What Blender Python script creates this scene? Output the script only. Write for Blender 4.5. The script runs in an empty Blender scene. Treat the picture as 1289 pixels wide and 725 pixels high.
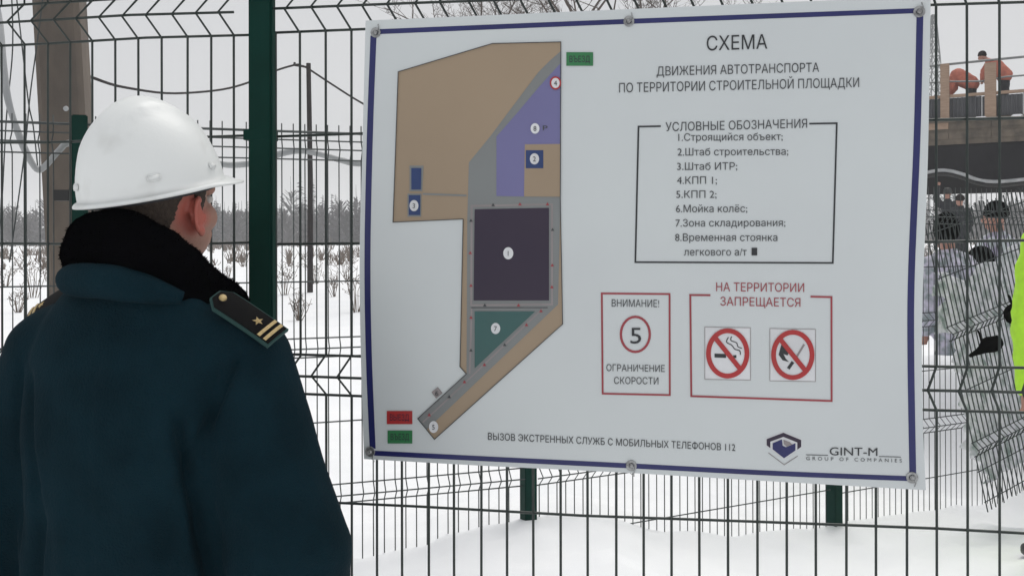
import bpy, bmesh, math, random
from mathutils import Vector, Matrix, noise, geometry
random.seed(7)
S = bpy.context.scene
COL = S.collection

# ------------------------------------------------------------------ camera
F, CX, HY, RL, EYE = 1300.0, 644.5, 305.0, 0.0035, 1.5
cd = bpy.data.cameras.new('camera'); cam = bpy.data.objects.new('camera', cd); COL.objects.link(cam)
cd.sensor_width = 36; cd.lens = 36 * F / 1289; cd.shift_y = -(362.5 - HY) / 1289
cd.clip_start = 0.05; cd.clip_end = 5000
cam.matrix_world = Matrix(((1, RL, 0, 0), (0, 0, -1, 0), (-RL, 1, 0, EYE), (0, 0, 0, 1)))
S.camera = cam

# ------------------------------------------------------------------ world, sun, exposure
ELEV, AZ = math.radians(60), math.radians(25)     # high thin-cloud sun in front of the camera
w = bpy.data.worlds.new('World'); S.world = w; w.use_nodes = True
nt = w.node_tree; nt.nodes.clear()
out = nt.nodes.new('ShaderNodeOutputWorld'); bg = nt.nodes.new('ShaderNodeBackground')
sky = nt.nodes.new('ShaderNodeTexSky'); sky.sky_type = 'NISHITA'; sky.sun_disc = False
sky.sun_elevation = ELEV; sky.sun_rotation = AZ; sky.dust_density = 4; sky.air_density = 1
hs = nt.nodes.new('ShaderNodeMix'); hs.data_type = 'RGBA'; hs.inputs[0].default_value = 0.93
hs.inputs[7].default_value = (7.0, 7.05, 7.15, 1)      # even cloud deck
wn = nt.nodes.new('ShaderNodeTexNoise'); wn.inputs['Scale'].default_value = 1.6; wn.inputs['Detail'].default_value = 5
wc = nt.nodes.new('ShaderNodeTexCoord'); wm = nt.nodes.new('ShaderNodeMapping'); wm.inputs['Scale'].default_value = (1, 1, 3.5)
nt.links.new(wc.outputs['Generated'], wm.inputs[0]); nt.links.new(wm.outputs[0], wn.inputs['Vector'])
wr = nt.nodes.new('ShaderNodeValToRGB'); wr.color_ramp.elements[0].position = .3; wr.color_ramp.elements[1].position = .7
wr.color_ramp.elements[0].color = (.92, .925, .94, 1); wr.color_ramp.elements[1].color = (1, 1, 1, 1); nt.links.new(wn.outputs[0], wr.inputs[0])
wx = nt.nodes.new('ShaderNodeMix'); wx.data_type = 'RGBA'; wx.blend_type = 'MULTIPLY'; wx.inputs[0].default_value = 1; wx.inputs[7].default_value = (7.3, 7.35, 7.45, 1)
nt.links.new(wr.outputs[0], wx.inputs[6]); nt.links.new(wx.outputs[2], hs.inputs[7])
nt.links.new(sky.outputs[0], hs.inputs[6]); nt.links.new(hs.outputs[2], bg.inputs[0])
bg.inputs[1].default_value = 0.078
nt.links.new(bg.outputs[0], out.inputs[0])
sl = bpy.data.lights.new('sun', 'SUN'); sl.energy = 1.5; sl.angle = math.radians(35); sl.color = (1, .97, .93)
sun = bpy.data.objects.new('sun', sl); COL.objects.link(sun)
sd = Vector((math.sin(AZ) * math.cos(ELEV), math.cos(AZ) * math.cos(ELEV), math.sin(ELEV)))
sun.rotation_euler = sd.to_track_quat('Z', 'Y').to_euler(); sun.location = (5, 10, 20)
S.view_settings.view_transform = 'Standard'; S.view_settings.look = 'None'
S.view_settings.exposure = 0.25; S.view_settings.gamma = 1.0
S.cycles.max_bounces = 6; S.cycles.volume_bounces = 3; S.cycles.transparent_max_bounces = 8

# ------------------------------------------------------------------ helpers
def P(px, py, d):
    dx, dy = px - CX, py - HY
    return Vector(((dx - RL * dy) / F * d, d, EYE - (dy + RL * dx) / F * d))

def lerp(a, b, t): return a + (b - a) * t
def sstep(a, b, x):
    t = max(0, min(1, (x - a) / (b - a))); return t * t * (3 - 2 * t)

def mat(name, c, rough=.7, c2=None, scale=8, metal=0, bump=0, bscale=60, spec=.5, detail=6, sheen=0, coat=0, lo=.35, hi=.65, stretch=None):
    m = bpy.data.materials.new(name); m.use_nodes = True; t = m.node_tree; b = t.nodes['Principled BSDF']
    b.inputs['Base Color'].default_value = (*c, 1); b.inputs['Roughness'].default_value = rough
    b.inputs['Metallic'].default_value = metal; b.inputs['Specular IOR Level'].default_value = spec
    b.inputs['Sheen Weight'].default_value = sheen; b.inputs['Coat Weight'].default_value = coat
    tc = t.nodes.new('ShaderNodeTexCoord'); mp = t.nodes.new('ShaderNodeMapping')
    if stretch: mp.inputs['Scale'].default_value = stretch
    t.links.new(tc.outputs['Object'], mp.inputs[0])
    if c2 is None: c2 = tuple(x * .82 for x in c)
    n = t.nodes.new('ShaderNodeTexNoise'); n.inputs['Scale'].default_value = scale; n.inputs['Detail'].default_value = detail
    t.links.new(mp.outputs[0], n.inputs['Vector'])
    r = t.nodes.new('ShaderNodeValToRGB'); r.color_ramp.elements[0].position = lo; r.color_ramp.elements[1].position = hi
    r.color_ramp.elements[0].color = (*c, 1); r.color_ramp.elements[1].color = (*c2, 1)
    t.links.new(n.outputs[0], r.inputs[0]); t.links.new(r.outputs[0], b.inputs['Base Color'])
    if bump:
        n2 = t.nodes.new('ShaderNodeTexNoise'); n2.inputs['Scale'].default_value = bscale; n2.inputs['Detail'].default_value = 8
        t.links.new(mp.outputs[0], n2.inputs['Vector'])
        bp = t.nodes.new('ShaderNodeBump'); bp.inputs['Strength'].default_value = bump; bp.inputs['Distance'].default_value = .01
        t.links.new(n2.outputs[0], bp.inputs['Height']); t.links.new(bp.outputs[0], b.inputs['Normal'])
    return m

def mesh_obj(name, verts, faces, m, parent=None, smooth=False):
    me = bpy.data.meshes.new(name); me.from_pydata([tuple(v) for v in verts], [], faces); me.update()
    return link(name, me, m, parent, smooth)

def link(name, me, m, parent=None, smooth=False):
    if m is not None and not me.materials: me.materials.append(m)
    if smooth: me.shade_smooth()
    o = bpy.data.objects.new(name, me); COL.objects.link(o)
    if parent: o.parent = parent
    return o

def tag(o, label, cat, group=None, kind=None):
    if label: o['label'] = label
    if cat: o['category'] = cat
    if group: o['group'] = group
    if kind: o['kind'] = kind
    return o

def empty(name, loc, label, cat, group=None, rz=0):
    o = bpy.data.objects.new(name, None); COL.objects.link(o); o.location = loc; o.rotation_euler = (0, 0, rz)
    o.empty_display_size = .1
    return tag(o, label, cat, group)

class MB:
    def __init__(s): s.v = []; s.f = []
    def box(s, c, h, R=None):
        b = len(s.v); c = Vector(c)
        for x in (-1, 1):
            for y in (-1, 1):
                for z in (-1, 1):
                    p = Vector((x * h[0], y * h[1], z * h[2]))
                    s.v.append(c + (R @ p if R else p))
        for q in ((0, 1, 3, 2), (4, 6, 7, 5), (0, 4, 5, 1), (2, 3, 7, 6), (0, 2, 6, 4), (1, 5, 7, 3)):
            s.f.append(tuple(b + i for i in q))
    def tube(s, pts, r, n=6, cap=True, closed=False):
        pts = [Vector(p) for p in pts]; k = len(pts)
        rr = r if isinstance(r, (list, tuple)) else [r] * k
        b = len(s.v); up = None
        for i, p in enumerate(pts):
            if closed: t = pts[(i + 1) % k] - pts[i - 1]
            else: t = pts[min(i + 1, k - 1)] - pts[max(i - 1, 0)]
            t.normalize()
            if up is None: up = Vector((0, 0, 1)) if abs(t.z) < .9 else Vector((1, 0, 0))
            a = up - t * up.dot(t)
            if a.length < 1e-5: a = Vector((1, .1, 0)).cross(t)
            a.normalize(); up = a; c = t.cross(a)
            for j in range(n):
                an = 2 * math.pi * j / n
                s.v.append(p + (a * math.cos(an) + c * math.sin(an)) * rr[i])
        for i in range(k if closed else k - 1):
            i2 = (i + 1) % k
            for j in range(n):
                s.f.append((b + i * n + j, b + i * n + (j + 1) % n, b + i2 * n + (j + 1) % n, b + i2 * n + j))
        if cap and not closed:
            s.f.append(tuple(b + j for j in reversed(range(n)))); s.f.append(tuple(b + (k - 1) * n + j for j in range(n)))
    def build(s, name, m, parent=None, smooth=False): return mesh_obj(name, s.v, s.f, m, parent, smooth)

def cr(pts, n=6):
    """Catmull-Rom through tuples of any length"""
    o = []
    for i in range(len(pts) - 1):
        p0 = pts[max(i - 1, 0)]; p1 = pts[i]; p2 = pts[i + 1]; p3 = pts[min(i + 2, len(pts) - 1)]
        for k in range(n):
            t = k / n
            o.append(tuple(.5 * (2 * b + (c - a) * t + (2 * a - 5 * b + 4 * c - d) * t * t + (3 * b - a - 3 * c + d) * t ** 3)
                           for a, b, c, d in zip(p0, p1, p2, p3)))
    o.append(tuple(pts[-1])); return o

# blob: union of capsules / ellipsoids / lofts, voxel remeshed into one continuous surface
def blob(name, prims, voxel, sm, m, parent=None, disp=None):
    bm = bmesh.new()
    for q in prims:
        if q[0] == 'c':
            _, a, ra, b, rb = q; a = Vector(a); b = Vector(b)
            for c, r in ((a, ra), (b, rb)):
                bmesh.ops.create_icosphere(bm, subdivisions=2 if voxel > .01 else 3, radius=r, matrix=Matrix.Translation(c))
            d = b - a
            if d.length > 1e-4:
                M = Matrix.Translation((a + b) / 2) @ d.to_track_quat('Z', 'Y').to_matrix().to_4x4()
                bmesh.ops.create_cone(bm, cap_ends=True, segments=20, radius1=ra * .995, radius2=rb * .995, depth=d.length, matrix=M)
        elif q[0] == 'e':
            _, c, r, R = q
            M = Matrix.Translation(Vector(c)) @ (R.to_4x4() if R else Matrix.Identity(4)) @ Matrix.Diagonal((*r, 1))
            bmesh.ops.create_icosphere(bm, subdivisions=3, radius=1, matrix=M)
        elif q[0] == 'l':                      # loft of superelliptic rings (z, cx, cy, a, b)
            rings = []
            for z, cx, cy, a, b in q[1]:
                ring = []
                for j in range(32):
                    an = 2 * math.pi * j / 32; c_, s_ = math.cos(an), math.sin(an); e = .8
                    ring.append(bm.verts.new((cx + a * math.copysign(abs(c_) ** e, c_), cy + b * math.copysign(abs(s_) ** e, s_), z)))
                rings.append(ring)
            for r0, r1 in zip(rings, rings[1:]):
                for j in range(32): bm.faces.new((r0[j], r0[(j + 1) % 32], r1[(j + 1) % 32], r1[j]))
            up = rings[-1][0].co.z > rings[0][0].co.z
            bm.faces.new(list(reversed(rings[0])) if up else rings[0]); bm.faces.new(rings[-1] if up else list(reversed(rings[-1])))
    bmesh.ops.recalc_face_normals(bm, faces=bm.faces[:])
    me = bpy.data.meshes.new('tmp'); bm.to_mesh(me); bm.free()
    o = bpy.data.objects.new('tmp', me); COL.objects.link(o)
    r = o.modifiers.new('r', 'REMESH'); r.mode = 'VOXEL'; r.voxel_size = voxel
    if sm:
        s_ = o.modifiers.new('s', 'SMOOTH'); s_.factor = .5; s_.iterations = sm
    dg = bpy.context.evaluated_depsgraph_get()
    me2 = bpy.data.meshes.new_from_object(o.evaluated_get(dg)); me2.name = name
    bpy.data.objects.remove(o); bpy.data.meshes.remove(me)
    if disp:
        co = [v.co.copy() for v in me2.vertices]; no = [v.normal.copy() for v in me2.vertices]
        for v, c, n in zip(me2.vertices, co, no): v.co = c + n * disp(c, n)
    me2.materials.clear()
    return link(name, me2, m, parent, True)

# ------------------------------------------------------------------ materials
M = {}
M['snow'] = mat('snow', (.90, .91, .92), .75, (.85, .865, .885), .8, bump=.8, bscale=3.5, spec=.25)
M['green'] = mat('green_paint', (.0015, .026, .019), .7, (.002, .031, .023), 14, bump=.1, bscale=90, spec=.12)
M['wire'] = mat('green_wire', (.012, .022, .019), .5, (.028, .038, .034), 30)
M['farwire'] = mat('frosty_wire', (.024, .032, .032), .6, (.06, .07, .07), 12)
M['darkwire'] = mat('dark_wire', (.014, .022, .024), .5, (.04, .05, .05), 20)
M['board'] = mat('board_vinyl', (.635, .675, .68), .3, (.605, .64, .65), 3, spec=.5, bump=.03, bscale=5)
M['edge'] = mat('board_edge', (.7, .71, .72), .5)
M['blue'] = mat('ink_blue', (.016, .02, .125), .35)
M['black'] = mat('ink_black', (.025, .028, .032), .4)
M['greytext'] = mat('ink_grey', (.035, .038, .042), .4, (.07, .075, .08), 60)
M['red'] = mat('ink_red', (.43, .022, .025), .35, (.39, .03, .03), 9)
M['darkred'] = mat('ink_dark_red', (.36, .05, .065), .4)
M['tan'] = mat('ink_tan', (.35, .265, .18), .4, (.33, .25, .17), 4)
M['road'] = mat('ink_road_grey', (.22, .235, .235), .4, (.20, .21, .21), 6)
M['kerb'] = mat('ink_margin_grey', (.30, .27, .27), .4)
M['lav'] = mat('ink_lavender', (.17, .165, .34), .4, (.16, .155, .32), 5)
M['plum'] = mat('ink_plum', (.022, .012, .035), .4, (.028, .016, .038), 8)
M['teal'] = mat('ink_teal', (.035, .115, .11), .4, (.04, .105, .10), 8)
M['navy'] = mat('ink_navy', (.02, .05, .17), .4)
M['sgreen'] = mat('ink_green', (.03, .20, .07), .4)
M['white'] = mat('ink_white', (.75, .76, .78), .4)
M['steel'] = mat('washer_steel', (.42, .43, .43), .35, (.25, .25, .25), 120, metal=.8, bump=.2, bscale=300)
M['coat'] = mat('coat_cloth', (.0042, .0205, .0300), .92, (.0026, .0145, .0215), 11, bump=.5, bscale=260, sheen=0, spec=.08)
M['coatline'] = mat('coat_piping', (.02, .07, .065), .8)
M['fur'] = mat('black_fur', (.0008, .0008, .001), 1.0, (.0014, .0014, .002), 60, spec=0)
M['strap'] = mat('epaulette_black', (.0025, .0025, .003), .8, spec=.15, bump=.2, bscale=500)
M['gold'] = mat('gold_braid', (.55, .42, .20), .45, (.45, .33, .15), 300, metal=.3, bump=.3, bscale=900)
M['trouser'] = mat('dark_trousers', (.012, .014, .02), .85)
M['boot'] = mat('black_boots', (.01, .01, .01), .4)
M['hat'] = mat('white_helmet_plastic', (.80, .82, .81), .42, (.66, .67, .65), 16, spec=.4, bump=.05, bscale=120, lo=.55, hi=.85, detail=12)
M['hatin'] = mat('helmet_harness', (.03, .03, .035), .7)
M['hair'] = mat('short_brown_hair', (.035, .024, .018), .8, (.06, .042, .03), 130, bump=.6, bscale=400)
M['eye'] = mat('eye_white', (.6, .58, .55), .2)
M['concrete'] = mat('pole_concrete', (.15, .122, .098), .9, (.095, .08, .068), 5, bump=.5, bscale=40, stretch=(1, 1, .4))
M['wood'] = mat('dark_wood', (.012, .008, .009), .9, (.02, .015, .015), 10, spec=.1)
M['plank'] = mat('fresh_timber', (.36, .25, .18), .8, (.28, .19, .13), 6, stretch=(1, 1, 8))
M['beam'] = mat('weathered_beam', (.15, .12, .09), .85, (.07, .058, .045), 4, bump=.4, bscale=20)
M['slate'] = mat('corrugated_steel', (.05, .053, .062), .6, (.07, .073, .08), 4)
M['tarp'] = mat('black_sheeting', (.005, .005, .008), .8, (.010, .010, .013), 2.5, bump=.8, bscale=5, spec=.12)
M['pale'] = mat('pale_plastic', (.45, .46, .46), .6, (.33, .34, .35), 6)
M['rail'] = mat('galvanised_rail', (.22, .23, .23), .5, metal=.4)
M['twig'] = mat('bare_twigs', (.075, .058, .05), .9, (.10, .08, .07), 2)
M['wood_far'] = mat('far_wood', (.06, .058, .062), .95, (.10, .095, .10), .05)
M['weed'] = mat('dry_weed', (.16, .12, .09), .9, (.10, .075, .06), 12)
M['orange'] = mat('faded_red_workwear', (.55, .17, .11), .85, (.42, .13, .09), 10)
M['camo'] = mat('lavender_grey_jacket', (.56, .53, .64), .85, (.24, .28, .29), 14, lo=.4, hi=.6)
M['camo2'] = mat('grey_green_jacket', (.48, .54, .54), .85, (.34, .30, .42), 12, lo=.4, hi=.6)
M['lime'] = mat('hivis_lime', (.46, .84, .03), .7, (.40, .74, .03), 30, bump=.5, bscale=9)

# skin: redder on the ear, stubble-free
def skin_mat(name, c, earc=None, ear=(0, 0, 0)):
    m = mat(name, c, .5, tuple(x * .9 for x in c), 25, bump=.12, bscale=200, spec=.4)
    t = m.node_tree; b = t.nodes['Principled BSDF']
    b.inputs['Subsurface Weight'].default_value = .08; b.inputs['Subsurface Radius'].default_value = (.01, .004, .002)
    if earc:
        src = b.inputs['Base Color'].links[0].from_socket
        tc = t.nodes.new('ShaderNodeTexCoord'); vm = t.nodes.new('ShaderNodeVectorMath'); vm.operation = 'DISTANCE'
        vm.inputs[1].default_value = ear; t.links.new(tc.outputs['Object'], vm.inputs[0])
        mr = t.nodes.new('ShaderNodeMapRange'); mr.inputs[1].default_value = .028; mr.inputs[2].default_value = .05
        mr.inputs[3].default_value = 1; mr.inputs[4].default_value = 0
        t.links.new(vm.outputs['Value'], mr.inputs[0])
        mx = t.nodes.new('ShaderNodeMix'); mx.data_type = 'RGBA'
        t.links.new(mr.outputs[0], mx.inputs[0]); t.links.new(src, mx.inputs[6]); mx.inputs[7].default_value = (*earc, 1)
        t.links.new(mx.outputs[2], b.inputs['Base Color'])
    return m
M['skin'] = skin_mat('skin', (.42, .22, .165))

# ------------------------------------------------------------------ near fence frame
K1, D1 = .181, 1.903
def nf_d(px, off=0): return (D1 + off) / (1 + K1 * (px - CX) / F)
def NFx(px): 
    d = nf_d(px); return Vector(((px - CX) / F * d, d, 0))
nf_dir = (NFx(1200) - NFx(200)).normalized()
nf_nrm = Vector((nf_dir.y, -nf_dir.x, 0))         # towards camera
if nf_nrm.y > 0: nf_nrm = -nf_nrm

# ------------------------------------------------------------------ far fence polyline
FA, FB, FC, FD = Vector((-1.756, 4.2, 0)), Vector((.0735, 4.9, 0)), Vector((1.836, 5.9, 0)), Vector((3.60, 6.9, 0))
F0 = FA - (FB - FA); FE = FD + (FD - FC)
poly = [F0, FA, FB, FC, FD, FE]
gz = [(-6, -.02), (-1.756, .0), (-.70, .09), (-.05, .185), (.35, .18), (.80, .024), (1.2, -.06), (1.8, -.11), (2.55, -.14), (3.35, -.24), (8, -.3)]
def fence_y(x):
    for a, b in zip(poly, poly[1:]):
        if x <= b.x: return a.y + (b.y - a.y) * (x - a.x) / (b.x - a.x)
    return poly[-1].y + (x - poly[-1].x) * .56
def fence_z(x):
    for (a, za), (b, zb) in zip(gz, gz[1:]):
        if x <= b: return lerp(za, zb, sstep(0, 1, max(0, (x - a) / (b - a))))
    return gz[-1][1]
def ground_z(x, y):
    k = math.exp(-((y - fence_y(x)) / 1.5) ** 2)
    z = lerp(-.03, fence_z(x), k)
    z += sstep(9, 110, y) * 1.27
    z += .85 * math.exp(-((x - 10.3) / 5) ** 2 - ((y - 24.3) / 3.5) ** 2)
    z += .85 * math.exp(-((x - 3.5) / 1.7) ** 2 - ((y - 7.55) / .55) ** 2)
    n = noise.noise(Vector((x * .6, y * .6, 3))) * .07 + noise.noise(Vector((x * 2.1, y * 2.1, 9))) * .03 + abs(noise.noise(Vector((x * 4.5, y * 4.5, 5)))) * .02
    n *= sstep(2.6, 4, y) * (.25 + .75 * min(1, abs(y - fence_y(x)) / .8))
    n += noise.noise(Vector((x * .05, y * .05, 1))) * .3 * sstep(15, 60, y)
    n += .10 * math.exp(-((y - 3.95 - .25 * math.sin(x * 1.3)) / .28) ** 2) * sstep(-.6, .5, x)
    n += (.03 * noise.noise(Vector((x * 6, y * 7, 2))) + .02 * noise.noise(Vector((x * 14, y * 14, 6)))) * sstep(2.8, 3.4, y) * sstep(9, 6, y)
    return z + n
def axis(lo, hi, a, b, step, g):
    v = []; x = a
    while x <= b: v.append(x); x += step
    s = step; x = b
    while x < hi: s *= g; x += s; v.append(x)
    s = step; x = a
    while x > lo: s *= g; x -= s; v.insert(0, x)
    return v
gx = axis(-700, 700, -4, 6, .09, 1.16); gy = axis(-30, 800, 2.4, 9, .08, 1.08)
gv = [(x, y, ground_z(x, y)) for y in gy for x in gx]; nx = len(gx)
gf = [(j * nx + i, j * nx + i + 1, (j + 1) * nx + i + 1, (j + 1) * nx + i) for j in range(len(gy) - 1) for i in range(nx - 1)]
tag(mesh_obj('snowy_ground', gv, gf, M['snow'], smooth=True), None, None, kind='structure')

# ------------------------------------------------------------------ mesh fences
def wire_mesh(name, rows_bends, z0, z1, bend, r, m, n=6, amp=1):
    """vertical wire running z0..z1, kinked at the bands listed as (lo, mid, hi)"""
    pts = [Vector((0, 0, z0))]
    for lo, mid, hi in sorted(rows_bends):
        pts += [Vector((0, 0, lo)), Vector((0, 0, mid)) + bend, Vector((0, 0, hi))]
    pts.append(Vector((0, 0, z1)))
    mb = MB(); mb.tube(pts, r, n)
    me = bpy.data.meshes.new(name); me.from_pydata([tuple(v) for v in mb.v], [], mb.f); me.update(); me.shade_smooth()
    me.materials.append(m); return me

def put(name, me, loc, parent):
    o = bpy.data.objects.new(name, me); COL.objects.link(o); o.location = loc; o.parent = parent; return o

nfence = empty('mesh_fence', (NFx(332).x, NFx(332).y, 0), 'nearest wire mesh fence, carrying the sign board, with one thick green post', 'fence')
O = nfence.location.copy()
bend1 = Vector((-.024, -.022, 0))
bands1 = [(1.903, 1.943, 1.983), (1.21, 1.248, 1.286), (.51, .548, .586)]
me_w = wire_mesh('wire', bands1, .02, 2.04, bend1, .0024, M['wire'])
me_w2 = wire_mesh('wire', bands1, .02, 2.005, bend1, .0024, M['wire'])
s0 = (NFx(377) - O).length
for i in range(48):
    p = nf_dir * (s0 - .05 + .05 * i)
    o = put('wire', me_w, p + Vector((0, 0, noise.noise(Vector((i * 1.7, 0, 0))) * .004)), nfence)
    o.rotation_euler = (random.uniform(-.0015, .0015), .0025 + random.uniform(-.0015, .0015), 0)
s1 = (NFx(292.6) - O).length
for i in range(34):
    p = -nf_dir * (s1 + .05 * i)
    put('wire', me_w2, p, nfence).rotation_euler = (0, .0025 + random.uniform(-.0015, .0015), 0)
rows1 = [1.983, 1.943, 1.903, 1.706, 1.5, 1.286, 1.248, 1.21, 1.004, .79, .586, .548, .51, .30, .1]
mids = {1.943, 1.248, .548}
for z in rows1:
    for a, b in ((s0 - .07, s0 + 2.38), (-s1 - 1.7, -.03)):
        mb = MB(); off = (bend1 if z in mids else Vector()) - nf_nrm * .004
        mb.tube([nf_dir * lerp(a, b, t / 8) + Vector((0, 0, z + .0025 * math.sin(t * 1.9 + z * 7))) + off for t in range(9)], .0026, 6)
        mb.build('crosswire', M['wire'], nfence, True)
def post(name, h, wx, wy, m, parent, loc, ang, cap=True, z0=-.3):
    bm = bmesh.new(); bmesh.ops.create_cube(bm, size=1, matrix=Matrix.Translation((0, 0, (h + z0) / 2)) @ Matrix.Diagonal((wx, wy, h - z0, 1)))
    bmesh.ops.bevel(bm, geom=bm.edges[:], offset=.004, segments=2, affect='EDGES')
    me = bpy.data.meshes.new(name); bm.to_mesh(me); bm.free()
    o = link(name, me, m, parent); o.location = loc; o.rotation_euler = (0, 0, ang); return o
ang1 = math.atan2(nf_dir.y, nf_dir.x)
p1 = post('post', 2.15, .048, .022, M['green'], nfence, nf_nrm * .02 + nf_dir * .002, ang1)
p1.rotation_euler = (0, .0025, ang1)
post('post', 2.15, .044, .022, M['green'], nfence, nf_dir * (s0 + 2.45) + nf_nrm * .02, ang1)
mb = MB()                                           # green rail over the left panel
R1 = Matrix.Rotation(ang1, 3, 'Z')
mb.box(-nf_dir * (.03 + .87) + Vector((0, 0, 2.03)) + nf_nrm * .012, (.87, .018, .019), R1)
mb.build('top_rail', M['green'], nfence)
for z in (1.706, 1.1, .5):
    mb = MB(); mb.box(nf_nrm * .012 + Vector((0, 0, z)), (.0265, .020, .010), R1)
    o = mb.build('clamp', M['green'], p1); o.parent = nfence

# far fence
ffence = empty('mesh_fence', (FA.x, FA.y, 0), 'farther wire mesh fence behind the sign, running away to the right on square green posts', 'fence')
O2 = ffence.location.copy()
def panel(a, b, bands, singles, ztop, zbot, trim0=.06, trim1=.06, z_at=True):
    d = (b - a); L = d.length; d.normalize(); n = Vector((d.y, -d.x, 0)); 
    if n.y > 0: n = -n
    bend = n * .046 + d * -.004
    me = wire_mesh('wire', [(z - .042, z, z + .042) for z in bands], zbot, ztop, bend, .0027, M['farwire'], 4)
    k = int((L - trim0 - trim1) / .05)
    for i in range(k + 1):
        s = trim0 + .05 * i
        put('wire', me, a + d * s - O2, ffence)
    for z in singles + [q for c in bands for q in (c - .042, c, c + .042)]:
        mb = MB(); off = bend if z in bands else Vector()
        mb.tube([a + d * .03 - O2 + Vector((0, 0, z)) + off, b - d * .03 - O2 + Vector((0, 0, z)) + off], .0033, 4)
        mb.build('crosswire', M['farwire'], ffence)
ang2 = math.atan2(.7, 1.83); ang3 = math.atan2(1, 1.76)
panel(F0, FA, [1.907, 1.04, .39], [1.33, .71, .07], 2.02, -.08)
panel(FA, FB, [1.907, 1.04, .39], [1.33, .71, .07], 2.02, -.08)
panel(FB, FC, [1.67, 1.03, .385], [1.35, .71, .085], 1.85, -.2)
panel(FC, FD, [1.645, 1.02, .375], [1.34, .71, .055], 1.83, -.3)
panel(FD, FE, [1.645, 1.02, .375], [1.34, .71, .055], 1.83, -.3)
mb = MB()
dd = (FB - FA).normalized(); mb.tube([F0 - O2 + Vector((0, 0, 1.985)), FB - O2 - dd * .03 + Vector((0, 0, 1.985))], .006, 5)
mb.build('top_bar', M['farwire'], ffence)
for p, h, a in ((F0, 2.02, ang2), (FA, 2.02, ang2), (FB, 2.0, ang2), (FC, 1.9, ang3), (FD, 1.9, ang3), (FE, 1.9, ang3)):
    o = post('post', h, .06, .075, M['green'], ffence, p - O2, a)
mb = MB(); mb.box(FA - O2 + Vector((-.055, -.03, 1.695)), (.03, .02, .022)); mb.build('clamp', M['boot'], ffence)

# tilted loose panel leaning on the far fence
tp = empty('loose_fence_panel', P(1243, 642, 5.9), 'dark wire mesh panel leaning askew against the far fence at the right, its wires slanting', 'fence panel')
tp.rotation_euler = (math.radians(-4), math.radians(-13), ang3)
me_t = wire_mesh('wire', [(.32, .36, .40), (1.0, 1.04, 1.08)], 0, 1.7, Vector((.004, -.03, 0)), .0045, M['darkwire'], 4)
for i in range(62): put('wire', me_t, (.038 * i, 0, random.uniform(-.01, .01)), tp)
for z in (.05, .23, .32, .36, .40, .70, 1.0, 1.04, 1.08, 1.36, 1.62):
    mb = MB(); y = -.03 if z in (.36, 1.04) else 0
    mb.tube([(-.01, y, z), (1.2, y, z - .006), (2.4, y, z)], .0033, 4); mb.build('crosswire', M['darkwire'], tp)

# ------------------------------------------------------------------ the sign
KS, DS = .206, 1.860
def sd_(px): return DS / (1 + KS * (px - CX) / F)
sn = Vector((-KS, -1, 0)).normalized()
def SP(px, py, lay=0): 
    u0 = (px - CX) - RL * (py - HY)
    d = DS / (1 + KS * u0 / F)
    return P(px, py, d) + sn * (.0035 + .0005 * lay)
OS = SP(812, 600)
sign = empty('sign_board', OS, 'large white site plan board in Russian with blue border, fixed to the mesh fence', 'sign')
def plate(name, pts, lay, m, parent=sign, th=.0003):
    f = [SP(x, y, lay) - OS for x, y in pts]; k = len(f)
    b = [p - sn * th for p in f]
    fc = [tuple(range(k)), tuple(reversed(range(k, 2 * k)))] + [(i, i + k, (i + 1) % k + k, (i + 1) % k) for i in range(k)]
    me = bpy.data.meshes.new(name); me.from_pydata([tuple(v) for v in f + b], [], fc); me.update()
    bm = bmesh.new(); bm.from_mesh(me); bmesh.ops.triangulate(bm, faces=[q for q in bm.faces if len(q.verts) > 4])
    bmesh.ops.recalc_face_normals(bm, faces=bm.faces[:]); bm.to_mesh(me); bm.free()
    return link(name, me, m, parent)
def stroke(name, pts, wpx, lay, m, parent=sign, closed=False, join=True):
    v = []; k = len(pts); pp = [Vector((x, y)) for x, y in pts]
    L, R = [], []
    for i, p in enumerate(pp):
        a = pp[i - 1] if (i > 0 or closed) else None; b = pp[(i + 1) % k] if (i < k - 1 or closed) else None
        t1 = (p - a).normalized() if a is not None else (b - p).normalized()
        t2 = (b - p).normalized() if b is not None else t1
        n1 = Vector((-t1.y, t1.x)); n2 = Vector((-t2.y, t2.x)); nn = (n1 + n2).normalized(); s = wpx / 2 / max(.4, nn.dot(n1))
        L.append(p + nn * s); R.append(p - nn * s)
    vs = [SP(q.x, q.y, lay) - OS for q in L] + [SP(q.x, q.y, lay) - OS for q in R]
    vs += [q - sn * .0003 for q in vs]
    fs = []
    for i in range(k if closed else k - 1):
        j = (i + 1) % k
        fs += [(i, j, j + k, i + k), (i + 2 * k, i + 3 * k, j + 3 * k, j + 2 * k), (i, i + 2 * k, j + 2 * k, j), (i + k, j + k, j + 3 * k, i + 3 * k)]
    return mesh_obj(name, vs, fs, m, parent)
def ell(cx, cy, rx, ry, n=28): return [(cx + rx * math.cos(2 * math.pi * i / n), cy + ry * math.sin(2 * math.pi * i / n)) for i in range(n)]

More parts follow.
